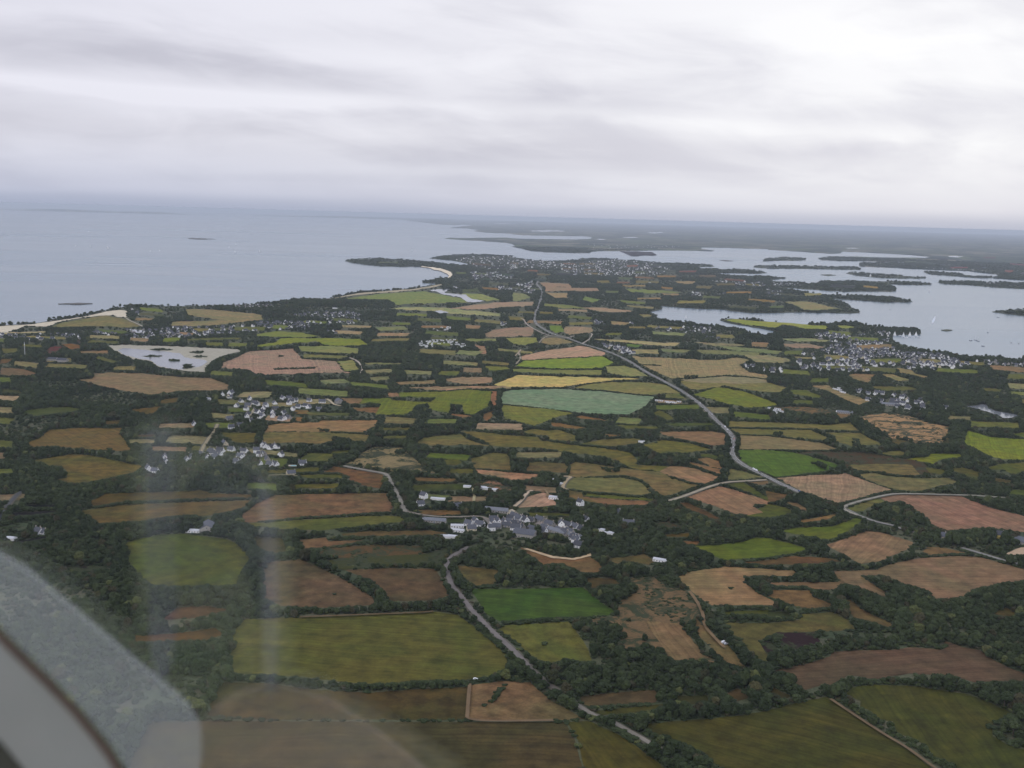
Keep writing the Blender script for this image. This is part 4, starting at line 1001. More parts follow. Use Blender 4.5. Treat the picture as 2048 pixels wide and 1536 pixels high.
# surveyed single buildings: tile kind degrees | x y ...
SINGLE = '''
B1 b 20 upper_left_hamlet| 75 500 150 505
B1 c 80 upper_left_hamlet| 30 570
B1 d 35 upper_left_hamlet| 90 605 60 560
B1 a 60 upper_left_hamlet| 20 640 150 645 110 650
B1 a 95 pool| 372 642
B1 e 120 cottage| 280 718
B1 c 60 copse| 1340 910
B1 a 120 copse| 1315 965
B1 f 80 copse| 1430 918 1480 922
B1 a 125 copse| 1612 985
B1 f 70 middle_village| 1342 1090
B1 l 80 middle_village| 1430 1100
B1 p 85 middle_village| 1610 1140
B1 c 30 middle_village| 1752 1110
B1 a 60 middle_village| 1700 1125 1790 1130
B1 p 86 middle_village| 1610 1175
B1 f 80 middle_village| 1518 1222 1570 1222
B1 f 80 works| 1810 828 1845 838 1900 848 1690 820
B1 l 82 middle_village| 1925 1018
B1 a 10 middle_village| 1940 1110 1985 1115
B1 d 80 middle_village| 1925 1150 2000 1135
B1 c 80 middle_village| 2035 1090
B1 s 25 old_road_village| 662 145
B1 b 100 old_road_village| 530 145
B1 a 70 old_road_village| 505 205 425 135 400 175 290 140
B1 a 20 old_road_village| 130 225 130 260 150 155
B1 c 40 old_road_village| 215 118 225 280 265 160
B1 d 40 old_road_village| 260 270
B1 a 50 old_road_village| 45 255 10 165 10 225 200 285
B0 b 70 old_road_village| 2040 155
B0 c 60 old_road_village| 1970 205
B0 a 30 old_road_village| 1930 140 1975 260 2000 120
B0 a 110 old_road_village| 1840 105 1920 330 1850 350
B0 p 80 old_road_village| 1670 120
B0 a 20 old_road_village| 1555 325 1780 85
B0 e 30 upper_left_hamlet| 1795 480
B0 b 75 upper_left_hamlet| 1690 555 1760 540
B0 a 40 upper_left_hamlet| 1490 610 1525 590 1610 570 1650 585
B0 a 25 upper_left_hamlet| 1330 625 1320 590
B0 c 35 upper_left_hamlet| 1185 690
B0 a 70 upper_left_hamlet| 1240 700 1880 625 1925 580 1850 530 1950 540
B0 p 84 green_field| 1545 1180
B0 s 20 green_field| 1660 1160
B0 f 60 green_field| 1842 1178
B0 a 60 left_wood| 310 1192 345 1195
B0 f 80 left_wood| 90 1240
B2 a 35 middle_village| 15 1065 60 1085 100 1095
B2 d 60 middle_village| 145 1095 35 1130
B2 b 80 middle_village| 30 1160
B2 s 70 middle_village| 105 1215
B2 d 40 middle_village| 70 1150 225 1090 165 1170 300 1125
B2 a 55 middle_village| 260 1160 240 1180 380 1180
B2 l 40 middle_village| 345 1180
B2 b 40 middle_village| 440 1140 500 1150
B2 d 45 middle_village| 540 1160 460 1190 415 1200
B2 l 42 middle_village| 480 1215
B2 c 60 middle_village| 510 1265
B2 a 60 middle_village| 535 1300 500 1240
B2 c 40 middle_village| 590 1100
B2 b 84 middle_wood| 930 1130
B2 f 60 middle_wood| 712 1168 690 1055 778 1193
B2 a 70 middle_wood| 830 1030
B2 c 40 diggings| 545 965
B2 p 70 diggings| 345 915
B2 f 50 diggings| 325 768 376 796
B2 p 60 lower_hedge| 1188 1414
B2 f 80 long_pasture| 1035 462
B2 m 70 roadside_caravans| 1150 128 1240 140 1250 146 1285 145 1300 148 1335 140 1190 132
B3 e 80 right_wood| 1380 1225
B3 y 75 right_wood| 1835 1225
B3 s 40 right_wood| 2040 1275
B3 f 70 heathside| 570 218 580 225
B3 l 75 heathside| 615 230
B3 b 30 lakeside_hamlet| 1040 135
B3 c 60 lakeside_hamlet| 1070 110 1035 165
B3 a 70 lakeside_hamlet| 1030 180 1060 150 1190 150 1235 180 1250 185
B3 l 70 lakeside_hamlet| 965 165
B3 a 50 lakeside_hamlet| 1120 195 910 75 870 70 800 125 800 75 720 60 1420 190 1210 130
B3 m 60 caravans| 55 195 70 230 100 215 45 205 85 200 120 220 60 215 15 190
B3 m 30 parked_row| 530 35 550 40 570 30 575 45 605 65 590 60
A1 p 84 town| 1740 602
A1 p 86 woods_edge| 630 910
A1 p 80 town| 2040 600
A2 p 86 town| 590 640 700 650 780 655 640 650
A2 b 60 inlet| 255 975
A2 p 88 town| 1000 558 860 560 500 640
A2 p 85 town| 1100 705
A2 p 85 road| 420 680 350 682
A0 s 85 shore_field| 420 1325 500 1335
'''
PLACE = {'upper_left_hamlet': 'the hamlet below the left lane', 'pool': 'behind the swimming pool', 'cottage': 'alone on the track at left centre',
 'copse': 'the group above the central village', 'middle_village': 'the central village', 'works': 'beside the bare earth works', 'old_road_village': 'the village above the left lane',
 'green_field': 'above the round green field', 'left_wood': 'the dark wood at left', 'middle_wood': 'the wood right of the central village', 'diggings': 'the bare diggings',
 'lower_hedge': 'in the hedge below the central wood', 'long_pasture': 'the hedge of the long pasture', 'roadside_caravans': 'beside the main road bend', 'right_wood': 'the wood at the right edge',
 'heathside': 'beside the tan heath', 'lakeside_hamlet': 'the hamlet left of the small lake', 'caravans': 'the plot left of the heath', 'parked_row': 'the row above the lake hamlet',
 'town': 'the town on the far point', 'woods_edge': 'the estate at the wood edge', 'inlet': 'the shore south of the inlet', 'road': 'the ribbon beside the main road',
 'shore_field': 'the clearing left of the lagoon', 'coast_hamlet': 'the coastal hamlet at far left', 'lagoon': 'the village behind the grey lagoon', 'shore': 'the shore by the beach',
 'mobile': 'the camp site in the woods', 'harbour': 'the harbour village at right', 'inland': 'the streets above the right woods', 'islands': 'the gulf peninsula', 'far': 'the far shore'}
bld = []       # kind, x, y, rz, place, u, v, size
for ln in SINGLE.strip().splitlines():
    hd, rest = ln.split('|'); t, kd, deg, plc = hd.split()
    for u, v in pts(t, [float(q) for q in rest.split()]):
        g = ground(u, v)
        ok = kd
        bld.append([ok, g[0], g[1], math.radians(float(deg) + random.uniform(-8, 8)), plc, u, v])
def inside(p, a):
    x, y = p; c = False; N = len(a)
    for i in range(N):
        x1, y1 = a[i]; x2, y2 = a[(i + 1) % N]
        if (y1 > y) != (y2 > y) and x < (x2 - x1) * (y - y1) / (y2 - y1) + x1: c = not c
    return c
for h, a in parse(VILLAGES):
    t, cnt, kd, plc = h; cnt = int(cnt); base = random.uniform(0, 180)
    lo, hi = a.min(0), a.max(0); got = 0; tries = 0
    fill(a, 4, only=[0])
    mine = []
    while got < cnt and tries < cnt * 60:
        tries += 1
        u, v = random.uniform(lo[0], hi[0]), random.uniform(lo[1], hi[1])
        if not inside((u, v), a): continue
        iy, ix = int(v - RY0), int(u - RX0)
        if cls[iy, ix] in (1, 2) and kd != 'm': continue
        g = ground(u, v)
        if any((g[0] - q[0]) ** 2 + (g[1] - q[1]) ** 2 < (20 if kd != 'm' else 9) ** 2 for q in mine): continue
        mine.append(g); got += 1
        kk = 'm' if kd == 'm' else random.choice('aaabccde' if kd == 'h' else 'aabcccbb')
        bld.append([kk, g[0], g[1], math.radians(base + random.choice((0, 90, 0)) + random.uniform(-25, 25)), plc, u, v])
# rank by size in the picture; single houses past the nearest 300 of a kind are one object
for b in bld: b.append(1 / math.hypot(b[1], b[2]))
infr = lambda b: -10 < b[5] < 2060 and b[6] < 1540
houses = sorted([b for b in bld if b[0] in 'abcdey'], key=lambda b: (not infr(b), -b[7]))
others = [b for b in bld if b[0] not in 'abcdey']
index_kids()
single = [b for b in houses[:300] if infr(b)] + others
rest = [b for b in houses if not any(b is s_ for s_ in single)]
byplace = {}
for b in single: byplace.setdefault((b[4], b[0]), []).append(b)
used_first = set()
def mark_house(b, w=9, h=8):
    w *= 0.75; h *= 0.7
    d = math.hypot(b[1], b[2]); s_ = FPX / d
    if d > 5200: return
    u, v = b[5], b[6]; x0, x1 = int(u - w * s_ / 2 - RX0), int(u + w * s_ / 2 - RX0 + 1)
    y0, y1 = int(v - h * 0.75 * s_ - RY0), int(v + 1.0 - RY0 + 1)
    cls[max(0, y0):y1, max(0, x0):x1] = 1
for (plc, kd), L_ in byplace.items():
    L_.sort(key=lambda b: b[5])
    for i, b in enumerate(L_):
        sc_ = random.uniform(0.98, 1.2)
        if kd not in used_first:
            used_first.add(kd); o = PROTO[kd]; o.location = (b[1], b[2], 0.9 if False else 0.3); o.rotation_euler = (0, 0, b[3])
        else: o = dup(PROTO[kd], (b[1], b[2], 0.3), b[3], (sc_, sc_, random.uniform(0.92, 1.1)))
        pl = PLACE[plc]
        where = ('' if len(L_) == 1 else ordinal(i + 1) + ' from left, ')
        prep = '' if pl.split()[0] in ('behind', 'alone', 'beside', 'above', 'in') else 'in '
        tag(o, f"{DESC[kd]}, {where}{prep}{pl}", CATS.get(kd, 'house'), f"{DESC[kd]}s {prep}{pl}" if len(L_) > 1 else None)
        mark_house(b, {'l': 26, 'p': 20, 's': 24}.get(kd, 9), {'s': 9, 'f': 3, 'm': 3, 'l': 6, 'p': 5}.get(kd, 8))
# unused prototypes would stand at the origin: remove them
for kd, o in PROTO.items():
    if kd not in used_first:
        for c in [g for ch in kids(o) for g in kids(ch)] + list(kids(o)) + [o]: bpy.data.objects.remove(c)
def merged_houses(name, L_, label):
    V = []; F = []; MI = []
    dims = {'a': (7.5, 11, 3.2, 4.3), 'b': (8, 13, 3.4, 4.6), 'c': (7, 9, 5.2, 3.8), 'd': (7, 12, 3, 4), 'e': (8, 12, 3.2, 4.5), 'y': (9, 14, 5.4, 4.6)}
    for b in L_:
        w_, l_, hw, hr = dims[b[0]]; c_, s_ = math.cos(b[3]), math.sin(b[3])
        k_ = random.uniform(0.8, 1.45 if b[4] == 'town' else 1.15)
        tall = random.choice((0, 0, 0, 2.5)) if b[4] == 'town' else 0
        for (v_, f_), mi in ((gable_wall(w_, l_, hw + tall, hr), 2 if b[0] == 'd' or random.random() < 0.35 else 0), (gable_roof(w_, l_, hw + tall, hr), 1)):
            n0 = len(V); V += [(b[1] + (x * c_ - y * s_) * k_, b[2] + (x * s_ + y * c_) * k_, 0.3 + z * k_) for x, y, z in v_]
            F += [[n0 + i for i in q] for q in f_]; MI += [mi] * len(f_)
    o = mesh_obj(name, V, F, [M_WALL['white'], M_ROOF['slate'], M_WALL['grey']])
    o.data.polygons.foreach_set('material_index', MI)
    tag(o, label, 'houses', kind='stuff')
merged_houses('distant_houses', rest, 'hundreds of tiny white and grey houses of the towns and villages far along the coast')
# a white lighthouse-like tower in the town, radio mast at the far left
g = ground(*pts('A2', [25, 588])[0]); root = empty('water_tower', (g[0], g[1], 0))
MB().tube((0, 0, 0), (0, 0, 17), 4.2, 3.2, 16).obj('tower_shaft', M_WALL['white'], root)
MB().tube((0, 0, 17), (0, 0, 21), 3.6, 5.0, 16).tube((0, 0, 21), (0, 0, 24), 5.0, 4.4, 16).obj('tank', M_WALL['white'], root)
tag(root, 'round white tower rising above the roofs of the town on the point', 'tower')
cls[int(pts('A2', [0, 560])[0][1] - RY0):int(pts('A2', [0, 588])[0][1] - RY0), int(1030 - 4 - RX0):int(1030 + 6 - RX0)] = 1
g = ground(50, 717); root = empty('radio_mast', (g[0], g[1], 0)); MM = simple('galvanised_steel', (0.55, 0.56, 0.58), 0.5, 0.1, 1)
mb = MB()
for i in range(3):
    t0 = i * 2.094; t1 = (i + 1) * 2.094
    mb.tube((1.5 * math.cos(t0), 1.5 * math.sin(t0), 0), (0.5 * math.cos(t0), 0.5 * math.sin(t0), 43), 0.28, 0.2, 5)
    for j in range(14):
        z0, z1 = j * 3.05, (j + 1) * 3.05; r0, r1 = 1.5 - z0 / 43, 1.5 - z1 / 43
        mb.tube((r0 * math.cos(t0), r0 * math.sin(t0), z0), (r1 * math.cos(t1), r1 * math.sin(t1), z1), 0.1, 0.1, 4)
mb.obj('lattice', MM, root)
MB().tube((0, 0, 43), (0, 0, 47), 0.15, 0.1, 5).obj('antenna', MM, root)
MB().box(-0.9, 0.9, -0.6, -0.1, 36, 38.6).obj('dish', M_WALL['white'], root)
tag(root, 'thin grey lattice radio mast standing above the fields at the left edge', 'mast')
# swimming pool and small pool-side terrace by the white house
g = pts('B1', [300, 650])[0]; c = ground(*g)
po = empty('swimming_pool', (c[0], c[1], 1.0), 0.1)
MB().box(-8, 8, -4, 4, 0, 0.15).obj('pool_terrace', M_SAND, po)
MB().box(-4.5, 4.5, -2.2, 2.2, 0.16, 0.22).obj('pool_water', simple('pool_water', (0.25, 0.62, 0.66), 0.1, 0.05), po)
tag(po, 'small turquoise swimming pool left of the white house', 'pool')
cls[int(g[1] - 3 - RY0):int(g[1] + 3 - RY0), int(g[0] - 10 - RX0):int(g[0] + 10 - RX0)] = 1
# ------------------------------------------------------------------ cars on the roads
M_TYRE = simple('tyre', (0.02, 0.02, 0.02), 0.9)
CARC = {'white': (0.8, 0.8, 0.8), 'dark': (0.03, 0.03, 0.04), 'red': (0.4, 0.03, 0.03), 'silver': (0.5, 0.51, 0.53), 'blue': (0.04, 0.1, 0.3)}
M_CAR = {k_: simple(k_ + '_car_paint', c_, 0.3, 0.03, 1, 0.5) for k_, c_ in CARC.items()}
def prism(prof, w):
    N = len(prof); V = [(x, -w / 2, z) for x, z in prof] + [(x, w / 2, z) for x, z in prof]
    return V, [list(range(N))[::-1], [N + i for i in range(N)]] + [[i, (i + 1) % N, N + (i + 1) % N, N + i] for i in range(N)]
def vehicle(kind, col, P, head, label):
    r = empty(kind, (P[0], P[1], P[2]), head)
    if kind == 'van':
        prof = [(-2.7, .35), (2.7, .35), (2.8, .9), (2.3, 1.3), (1.6, 2.4), (-2.7, 2.5)]; gl = [(1.62, 1.4), (2.2, 1.35), (1.65, 2.25), (0.7, 2.25), (0.7, 1.4)]
    else:
        prof = [(-2.1, .3), (2.1, .3), (2.15, .7), (1.1, .95), (0.45, 1.45), (-1.3, 1.48), (-2.0, .95), (-2.15, .75)]; gl = [(1.0, .97), (0.42, 1.40), (-1.25, 1.42), (-1.85, .97)]
    V, F = prism(prof, 1.75); mesh_obj('body', V, F, M_CAR[col], r)
    V, F = prism(gl, 1.80); mesh_obj('window', V, F, M_GLASS, r)
    for x in (-1.3, 1.35):
        for y in (-0.82, 0.82):
            wh = MB().tube((x, y - 0.1, 0.32), (x, y + 0.1, 0.32), 0.32, 0.32, 12).obj('wheel', M_TYRE, r)
    tag(r, label, kind, 'vehicles on the main road' if 'main road' in label else None); return r
CARS = [('B2', 1690, 337, 'van', 'white', 'white van heading down the main road, farthest of the pair above the bend'),
 ('B2', 1720, 357, 'car', 'white', 'white car on the main road, nearer of the pair above the bend'),
 ('B2', 1754, 401, 'car', 'dark', 'dark car on the main road at the top of the bend'),
 ('B2', 1770, 432, 'car', 'red', 'red car on the main road in the middle of the bend'),
 ('B2', 1762, 500, 'car', 'silver', 'silver car on the main road at the lower end of the bend'),
 ('B2', 1925, 677, 'van', 'white', 'white van on the main road, left one of two beside the green field'),
 ('B2', 1945, 687, 'van', 'white', 'white van on the main road, right one of two beside the green field'),
 ('B2', 1975, 702, 'car', 'dark', 'dark car on the main road just behind the two white vans'),
 ('B2', 1594, 236, 'car', 'silver', 'silver car on the main road beside the dark hedge above the bend'),
 ('B2', 1495, 146, 'car', 'white', 'white car on the main road near the caravans'),
 ('A2', 195, 930, 'car', 'silver', 'silver car on the distant straight of the main road'),
 ('A2', 330, 1117, 'car', 'white', 'white car on the main road by the distant junction'),
 ('B3', 240, 850, 'car', 'blue', 'blue car on the main road beside the large stubble field')]
for t, x, y, kd, cc_, lb in CARS:
    u, v = pts(t, [x, y])[0]; g = ground(u, v, 1.4)
    i = np.argmin(((main_road - g) ** 2).sum(1)); i = min(max(i, 1), len(main_road) - 2); d = main_road[i + 1] - main_road[i - 1]; d /= np.linalg.norm(d)
    p = main_road[i] + d * ((g - main_road[i]) @ d) + np.array([-d[1], d[0]]) * 2.0
    vehicle(kd, cc_, (p[0], p[1], 1.42), math.atan2(d[1], d[0]), lb)
g = ground(*pts('C1', [1756, 836])[0]); vehicle('car', 'white', (g[0], g[1], 0.9), 0.1, 'white car parked on the track at the corner of the yellow-olive field')
g = ground(*pts('C2', [1690, 545])[0]); vehicle('van', 'white', (g[0], g[1], 0.9), 0.7, 'white camper van parked on the dry strip between two hedges')
g = ground(*pts('C2', [1712, 553])[0]); vehicle('car', 'silver', (g[0], g[1], 0.9), 0.5, 'silver car parked right beside the white camper van')
cls[int(1287 - RY0):int(1294 - RY0), int(1441 - RX0):int(1458 - RX0)] = 1
# ------------------------------------------------------------------ boats
M_HULL = simple('white_hull', (0.8, 0.8, 0.8), 0.3, 0.03); M_SAIL = simple('sail_cloth', (0.85, 0.85, 0.84), 0.7, 0.03); M_HULLD = simple('dark_hull', (0.06, 0.07, 0.1), 0.4, 0.05)
M_FOAM = simple('foam', (0.58, 0.62, 0.64), 0.9, 0.1, 0.2)
def hull(L_, B_, H_):
    V = []; F = []; S = 8
    for i in range(S + 1):
        t = i / S; x = -L_ / 2 + L_ * t; b_ = B_ / 2 * (1 - max(0, (t - 0.45) / 0.55) ** 2.2) * (0.8 + 0.2 * min(1, t * 3)); b_ = max(b_, 0.03)
        V += [(x, -b_, H_ + 0.25 * t * t), (x, -b_ * 0.7, -0.3), (x, 0, -0.5), (x, b_ * 0.7, -0.3), (x, b_, H_ + 0.25 * t * t)]
    for i in range(S):
        for j in range(4): a_ = i * 5 + j; F.append([a_, a_ + 1, a_ + 6, a_ + 5])
        F.append([i * 5, i * 5 + 5, i * 5 + 9, i * 5 + 4])
    F.append([0, 4, 3, 2, 1])
    return V, F
def boat(kind, P, head, s_, label, group, sails=True, dark=False):
    r = empty(kind, (P[0], P[1], SEA_Z + 0.1), head); r.scale = (s_,) * 3
    V, F = hull(9, 3, 1.0); mesh_obj('hull', V, F, M_HULLD if dark else M_HULL, r)
    if kind == 'motorboat':
        MB().box(-1.5, 1.5, -0.9, 0.9, 1.0, 2.2).obj('cabin', M_HULL, r)
    else:
        MB().box(-1.2, 1.3, -0.8, 0.8, 1.0, 1.5).obj('cabin', M_HULL, r)
        MB().tube((0.6, 0, 1), (0.6, 0, 13), 0.1, 0.07, 6).tube((0.6, 0, 2), (-3.6, 0, 2.0), 0.08, 0.06, 6).obj('mast', MM, r)
        if sails:
            mesh_obj('mainsail', [(0.5, 0, 2.2), (-3.6, 0.5, 2.1), (-1.2, 0.35, 8), (0.5, 0, 12.8), (0.5, .06, 2.2), (-3.6, .56, 2.1), (-1.2, .41, 8), (0.5, .06, 12.8)], [[0, 1, 2, 3], [7, 6, 5, 4]], M_SAIL, r)
            mesh_obj('jib', [(0.8, 0, 11.5), (4.3, 0, 1.4), (0.4, 0.9, 1.8), (0.8, .06, 11.5), (4.3, .06, 1.4), (0.4, 0.96, 1.8)], [[0, 1, 2], [5, 4, 3]], M_SAIL, r)
    return tag(r, label, 'boat', group)
SAIL = [('A0', 605, 410, 1.2, 'faint sailboat farthest left of the loose fleet off the left shore'), ('A0', 722, 416, 1.5, 'white sailboat second from the left, just left of the biggest one'), ('A0', 862, 430, 2.3, 'biggest white sailboat on the open sea at left'),
 ('A0', 708, 296, 1.5, 'tiny sailboat far out, highest of those at left'), ('A0', 1203, 452, 1.3, 'small sailboat, left one of a close pair on the open sea'), ('A0', 1275, 450, 1.3, 'small sailboat, right one of a close pair on the open sea'),
 ('A0', 1890, 398, 1.5, 'highest sailboat of the three below the dark offshore islet'), ('A0', 1832, 421, 1.4, 'leftmost sailboat of the three below the dark offshore islet'), ('A0', 1878, 460, 1.8, 'nearest sailboat of the three below the dark offshore islet'),
 ('A1', 28, 455, 1.7, 'sailboat alone on the open sea between the islet and the headland'), ('A1', 1247, 446, 1.9, 'white sailboat beyond the headland, before the town'), ('A2', 1390, 988, 1.1, 'white sailboat in the narrow inlet at right centre'),
 ('A3', 818, 656, 2.2, 'large white sailboat passing in front of the long wooded island'), ('A3', 1290, 775, 1.3, 'sailboat in the open channel right of the wooded islands')]
for t, x, y, s_, lb in SAIL:
    u, v = pts(t, [x, y])[0]; g = ground(u, v, SEA_Z); boat('sailboat', g, random.uniform(-0.5, 0.5) + (3.14 if random.random() < 0.4 else 0), s_, lb, 'sailboats under sail')
MOOR = [(1012, 1128), (1060, 1126), (1082, 1136), (1106, 1142), (1132, 1132), (1160, 1138), (1182, 1130), (1204, 1137)]
for i, (x, y) in enumerate(MOOR):
    u, v = pts('A3', [x, y])[0]; boat('moored_yacht', ground(u, v, SEA_Z), random.uniform(-0.4, 0.4), 1.5, f'white yacht moored off the harbour point, {ordinal(i+1)} from left', 'yachts moored off the harbour point', sails=i % 2 == 0)
DARKB = [('A3', 1660, 1162), ('A3', 1680, 1170), ('A3', 1622, 1166), ('A3', 1840, 980), ('A3', 2005, 1190), ('A3', 975, 918), ('A3', 1945, 1182), ('A0', 1445, 733), ('A3', 1760, 1100), ('A3', 1720, 1210)]
for i, (t, x, y) in enumerate(sorted(DARKB, key=lambda q: (q[0], q[1]))):
    u, v = pts(t, [x, y])[0]; lb = 'lone dark boat on the open sea above the left village' if t == 'A0' else f'dark-hulled moored boat in the gulf, {ordinal(i)} of its kind from left'
    boat('moored_boat', ground(u, v, SEA_Z), random.uniform(0, 3), 1.3, lb, 'dark boats at their moorings in the gulf', sails=False, dark=True)
p0 = ground(*pts('A3', [1313, 1028])[0], SEA_Z); p1 = ground(*pts('A3', [1338, 972])[0], SEA_Z); dd = (p0 - p1) / np.linalg.norm(p0 - p1)
boat('motorboat', p0, math.atan2(dd[1], dd[0]), 1.8, 'white speedboat at the head of a long foaming wake in the gulf', None)
L_ = np.linalg.norm(p0 - p1); nn = np.array([-dd[1], dd[0]]); V = []; F = []
for i in range(13):
    t = i / 12; c_ = p0 - dd * L_ * t
    ww = 2.5 + 9 * math.sin(min(1, t * 1.6) * 1.9) * (1 - t) + random.uniform(-0.8, 0.8)
    V += [(*(c_ + nn * ww * 0.7), SEA_Z + 0.35), (*(c_ - nn * ww * 0.7), SEA_Z + 0.35)]
    if i: F.append([2 * i - 2, 2 * i - 1, 2 * i + 1, 2 * i])
tag(mesh_obj('wake', V, F, M_FOAM), kind='structure')
# ------------------------------------------------------------------ trees
def leaf_material():
    m, n, L = new_mat('foliage')
    oi = n('ShaderNodeObjectInfo'); tc = n('ShaderNodeTexCoord')
    W = n('ShaderNodeNewGeometry').outputs['Position']
    r = oi.outputs['Random']; a = noise(n, W, 0.004, 4, 0.6); b = noise(n, W, 0.35, 3, 0.65); c_ = noise(n, W, 1.4, 2, 0.6)
    k_ = M(n, 'ADD', M(n, 'MULTIPLY', M(n, 'POWER', r, 1.5), 0.6), MR(n, a, 0.35, 0.7, 0, 0.55))
    col = MIX(n, k_, (0.013, 0.022, 0.008, 1), (0.043, 0.057, 0.021, 1))
    col = MIX(n, MR(n, r, 0.965, 0.985, 0, 1), col, (0.075, 0.085, 0.028, 1))
    col = MIX(n, MR(n, M(n, 'FRACT', M(n, 'MULTIPLY', r, 37.0)), 0.93, 0.97, 0, 0.6), col, (0.050, 0.037, 0.020, 1))
    f = M(n, 'MULTIPLY', MR(n, b, 0.3, 0.7, 0.65, 1.4), MR(n, c_, 0.3, 0.7, 0.75, 1.25))
    finish(n, scale3(n, col, f), 0.9, 0.12)
    return m
M_LEAF = leaf_material(); M_BARK = simple('bark', (0.09, 0.07, 0.05), 0.9, 0.3, 2)
def ico(sub):
    bm = bmesh.new(); bmesh.ops.create_icosphere(bm, subdivisions=sub, radius=1.0)
    V = np.array([v.co[:] for v in bm.verts]); F = [[v.index for v in f.verts] for f in bm.faces]; bm.free(); return V, F
ICO2 = ico(2); ICO1 = ico(1)
def crown_mesh(seed, kind):
    r = random.Random(seed); g_ = np.random.default_rng(seed); V = []; F = []
    lobes = []
    if kind == 'round':
        for i in range(9):
            t = r.uniform(0, 6.28); q = r.uniform(0.0, 0.30); z = r.uniform(0.30, 0.72)
            lobes.append((q * math.cos(t), q * math.sin(t), z, r.uniform(0.18, 0.30)))
        lobes += [(0, 0, 0.45, 0.34), (0.05, 0, 0.72, 0.24)]
    elif kind == 'cone':
        for i in range(7): z = 0.15 + i * 0.12; lobes.append((r.uniform(-.04, .04), r.uniform(-.04, .04), z, 0.24 * (1 - i / 8.5)))
    elif kind == 'umbrella':
        for i in range(10): t = i * 0.63 + r.uniform(0, .4); q = r.uniform(0.12, 0.36); lobes.append((q * math.cos(t), q * math.sin(t), r.uniform(0.68, 0.85), r.uniform(0.13, 0.2)))
    else:                                              # thicket
        for i in range(10): t = r.uniform(0, 6.28); q = r.uniform(0, 0.55); lobes.append((q * math.cos(t), q * math.sin(t), r.uniform(0.25, 0.6), r.uniform(0.2, 0.36)))
    for (x, y, z, s_) in lobes:
        v, f = ICO2; dsp = 1 + g_.normal(0, 0.16, len(v))[:, None]
        w_ = v * dsp * s_ * np.array([1, 1, 0.85]) + np.array([x, y, z]); w_[:, 2] = np.maximum(w_[:, 2], 0.01)
        b = len(V); V += [tuple(q) for q in w_]; F += [[b + i for i in q] for q in f]
        for _ in range(16):                            # leaf sprays breaking the outline
            d = g_.normal(0, 1, 3); d /= np.linalg.norm(d); d[2] = abs(d[2]) * 0.9 - 0.1
            c_ = np.array([x, y, z]) + d * s_ * r.uniform(0.98, 1.22); a1 = g_.normal(0, 1, 3); a1 /= np.linalg.norm(a1); a2 = np.cross(a1, d); e_ = s_ * r.uniform(0.14, 0.26)
            b = len(V); V += [tuple(c_ + a1 * e_), tuple(c_ + a2 * e_), tuple(c_ - a1 * e_), tuple(c_ - a2 * e_)]; F.append([b, b + 1, b + 2, b + 3])
    return V, F
def trunk_mesh(seed, kind):
    r = random.Random(seed + 50); m = MB(); top = {'umbrella': 0.72, 'cone': 0.5}.get(kind, 0.42)
    m.tube((0, 0, -0.02), (0.01, 0, top * 0.6), 0.035, 0.026, 7).tube((0.01, 0, top * 0.6), (0, 0.01, top), 0.026, 0.018, 7)
    for i in range(4):
        t = i * 1.57 + r.uniform(-.3, .3); z = top * r.uniform(0.55, 0.8); m.tube((0, 0, z), (0.2 * math.cos(t), 0.2 * math.sin(t), z + 0.2), 0.018, 0.008, 5)
    return m.v, m.f
KINDS = ['round'] * 5 + ['cone', 'umbrella', 'thicket', 'thicket']
CROWNS = []; TRUNKS = []; WHOLE = []
lib = bpy.data.collections.new('tree_kinds')       # source shapes for the woodland scatter
for i, kd in enumerate(KINDS):
    cv, cf = crown_mesh(100 + i, kd); tv, tf = trunk_mesh(100 + i, kd)
    mc = bpy.data.meshes.new('crown'); mc.from_pydata(cv, [], cf); mc.materials.append(M_LEAF); CROWNS.append(mc)
    mt = bpy.data.meshes.new('trunk'); mt.from_pydata(tv, [], tf); mt.materials.append(M_BARK); TRUNKS.append(mt)
    mw = bpy.data.meshes.new('woodland_tree'); nb = len(cv); mw.from_pydata(cv + tv, [], cf + [[nb + q for q in f] for f in tf])
    mw.materials.append(M_LEAF); mw.materials.append(M_BARK)
    mw.polygons.foreach_set('material_index', [0] * len(cf) + [1] * len(tf))
    o = bpy.data.objects.new('woodland_tree', mw); lib.objects.link(o); WHOLE.append(o)
# how far up the picture the wood goes on above each spot before open ground starts
gap = np.zeros((RH, RW), np.int16); prev = np.full(RW, 30, np.int16)
for r_ in range(RH):
    row = cls[r_]; cur = np.where(row == 1, 0, np.where(row == 2, 14, prev + 1)); cur = np.where(row == 3, np.minimum(cur, 8), cur)
    prev = np.minimum(cur, 200); gap[r_] = prev
dnd = np.zeros((RH, RW), np.int16); prev = np.full(RW, 60, np.int16)
for r_ in range(RH - 1, -1, -1):
    row = cls[r_]; prev = np.where((row == 1) | (row == 3), 0, np.minimum(prev + 1, 200)); dnd[r_] = prev
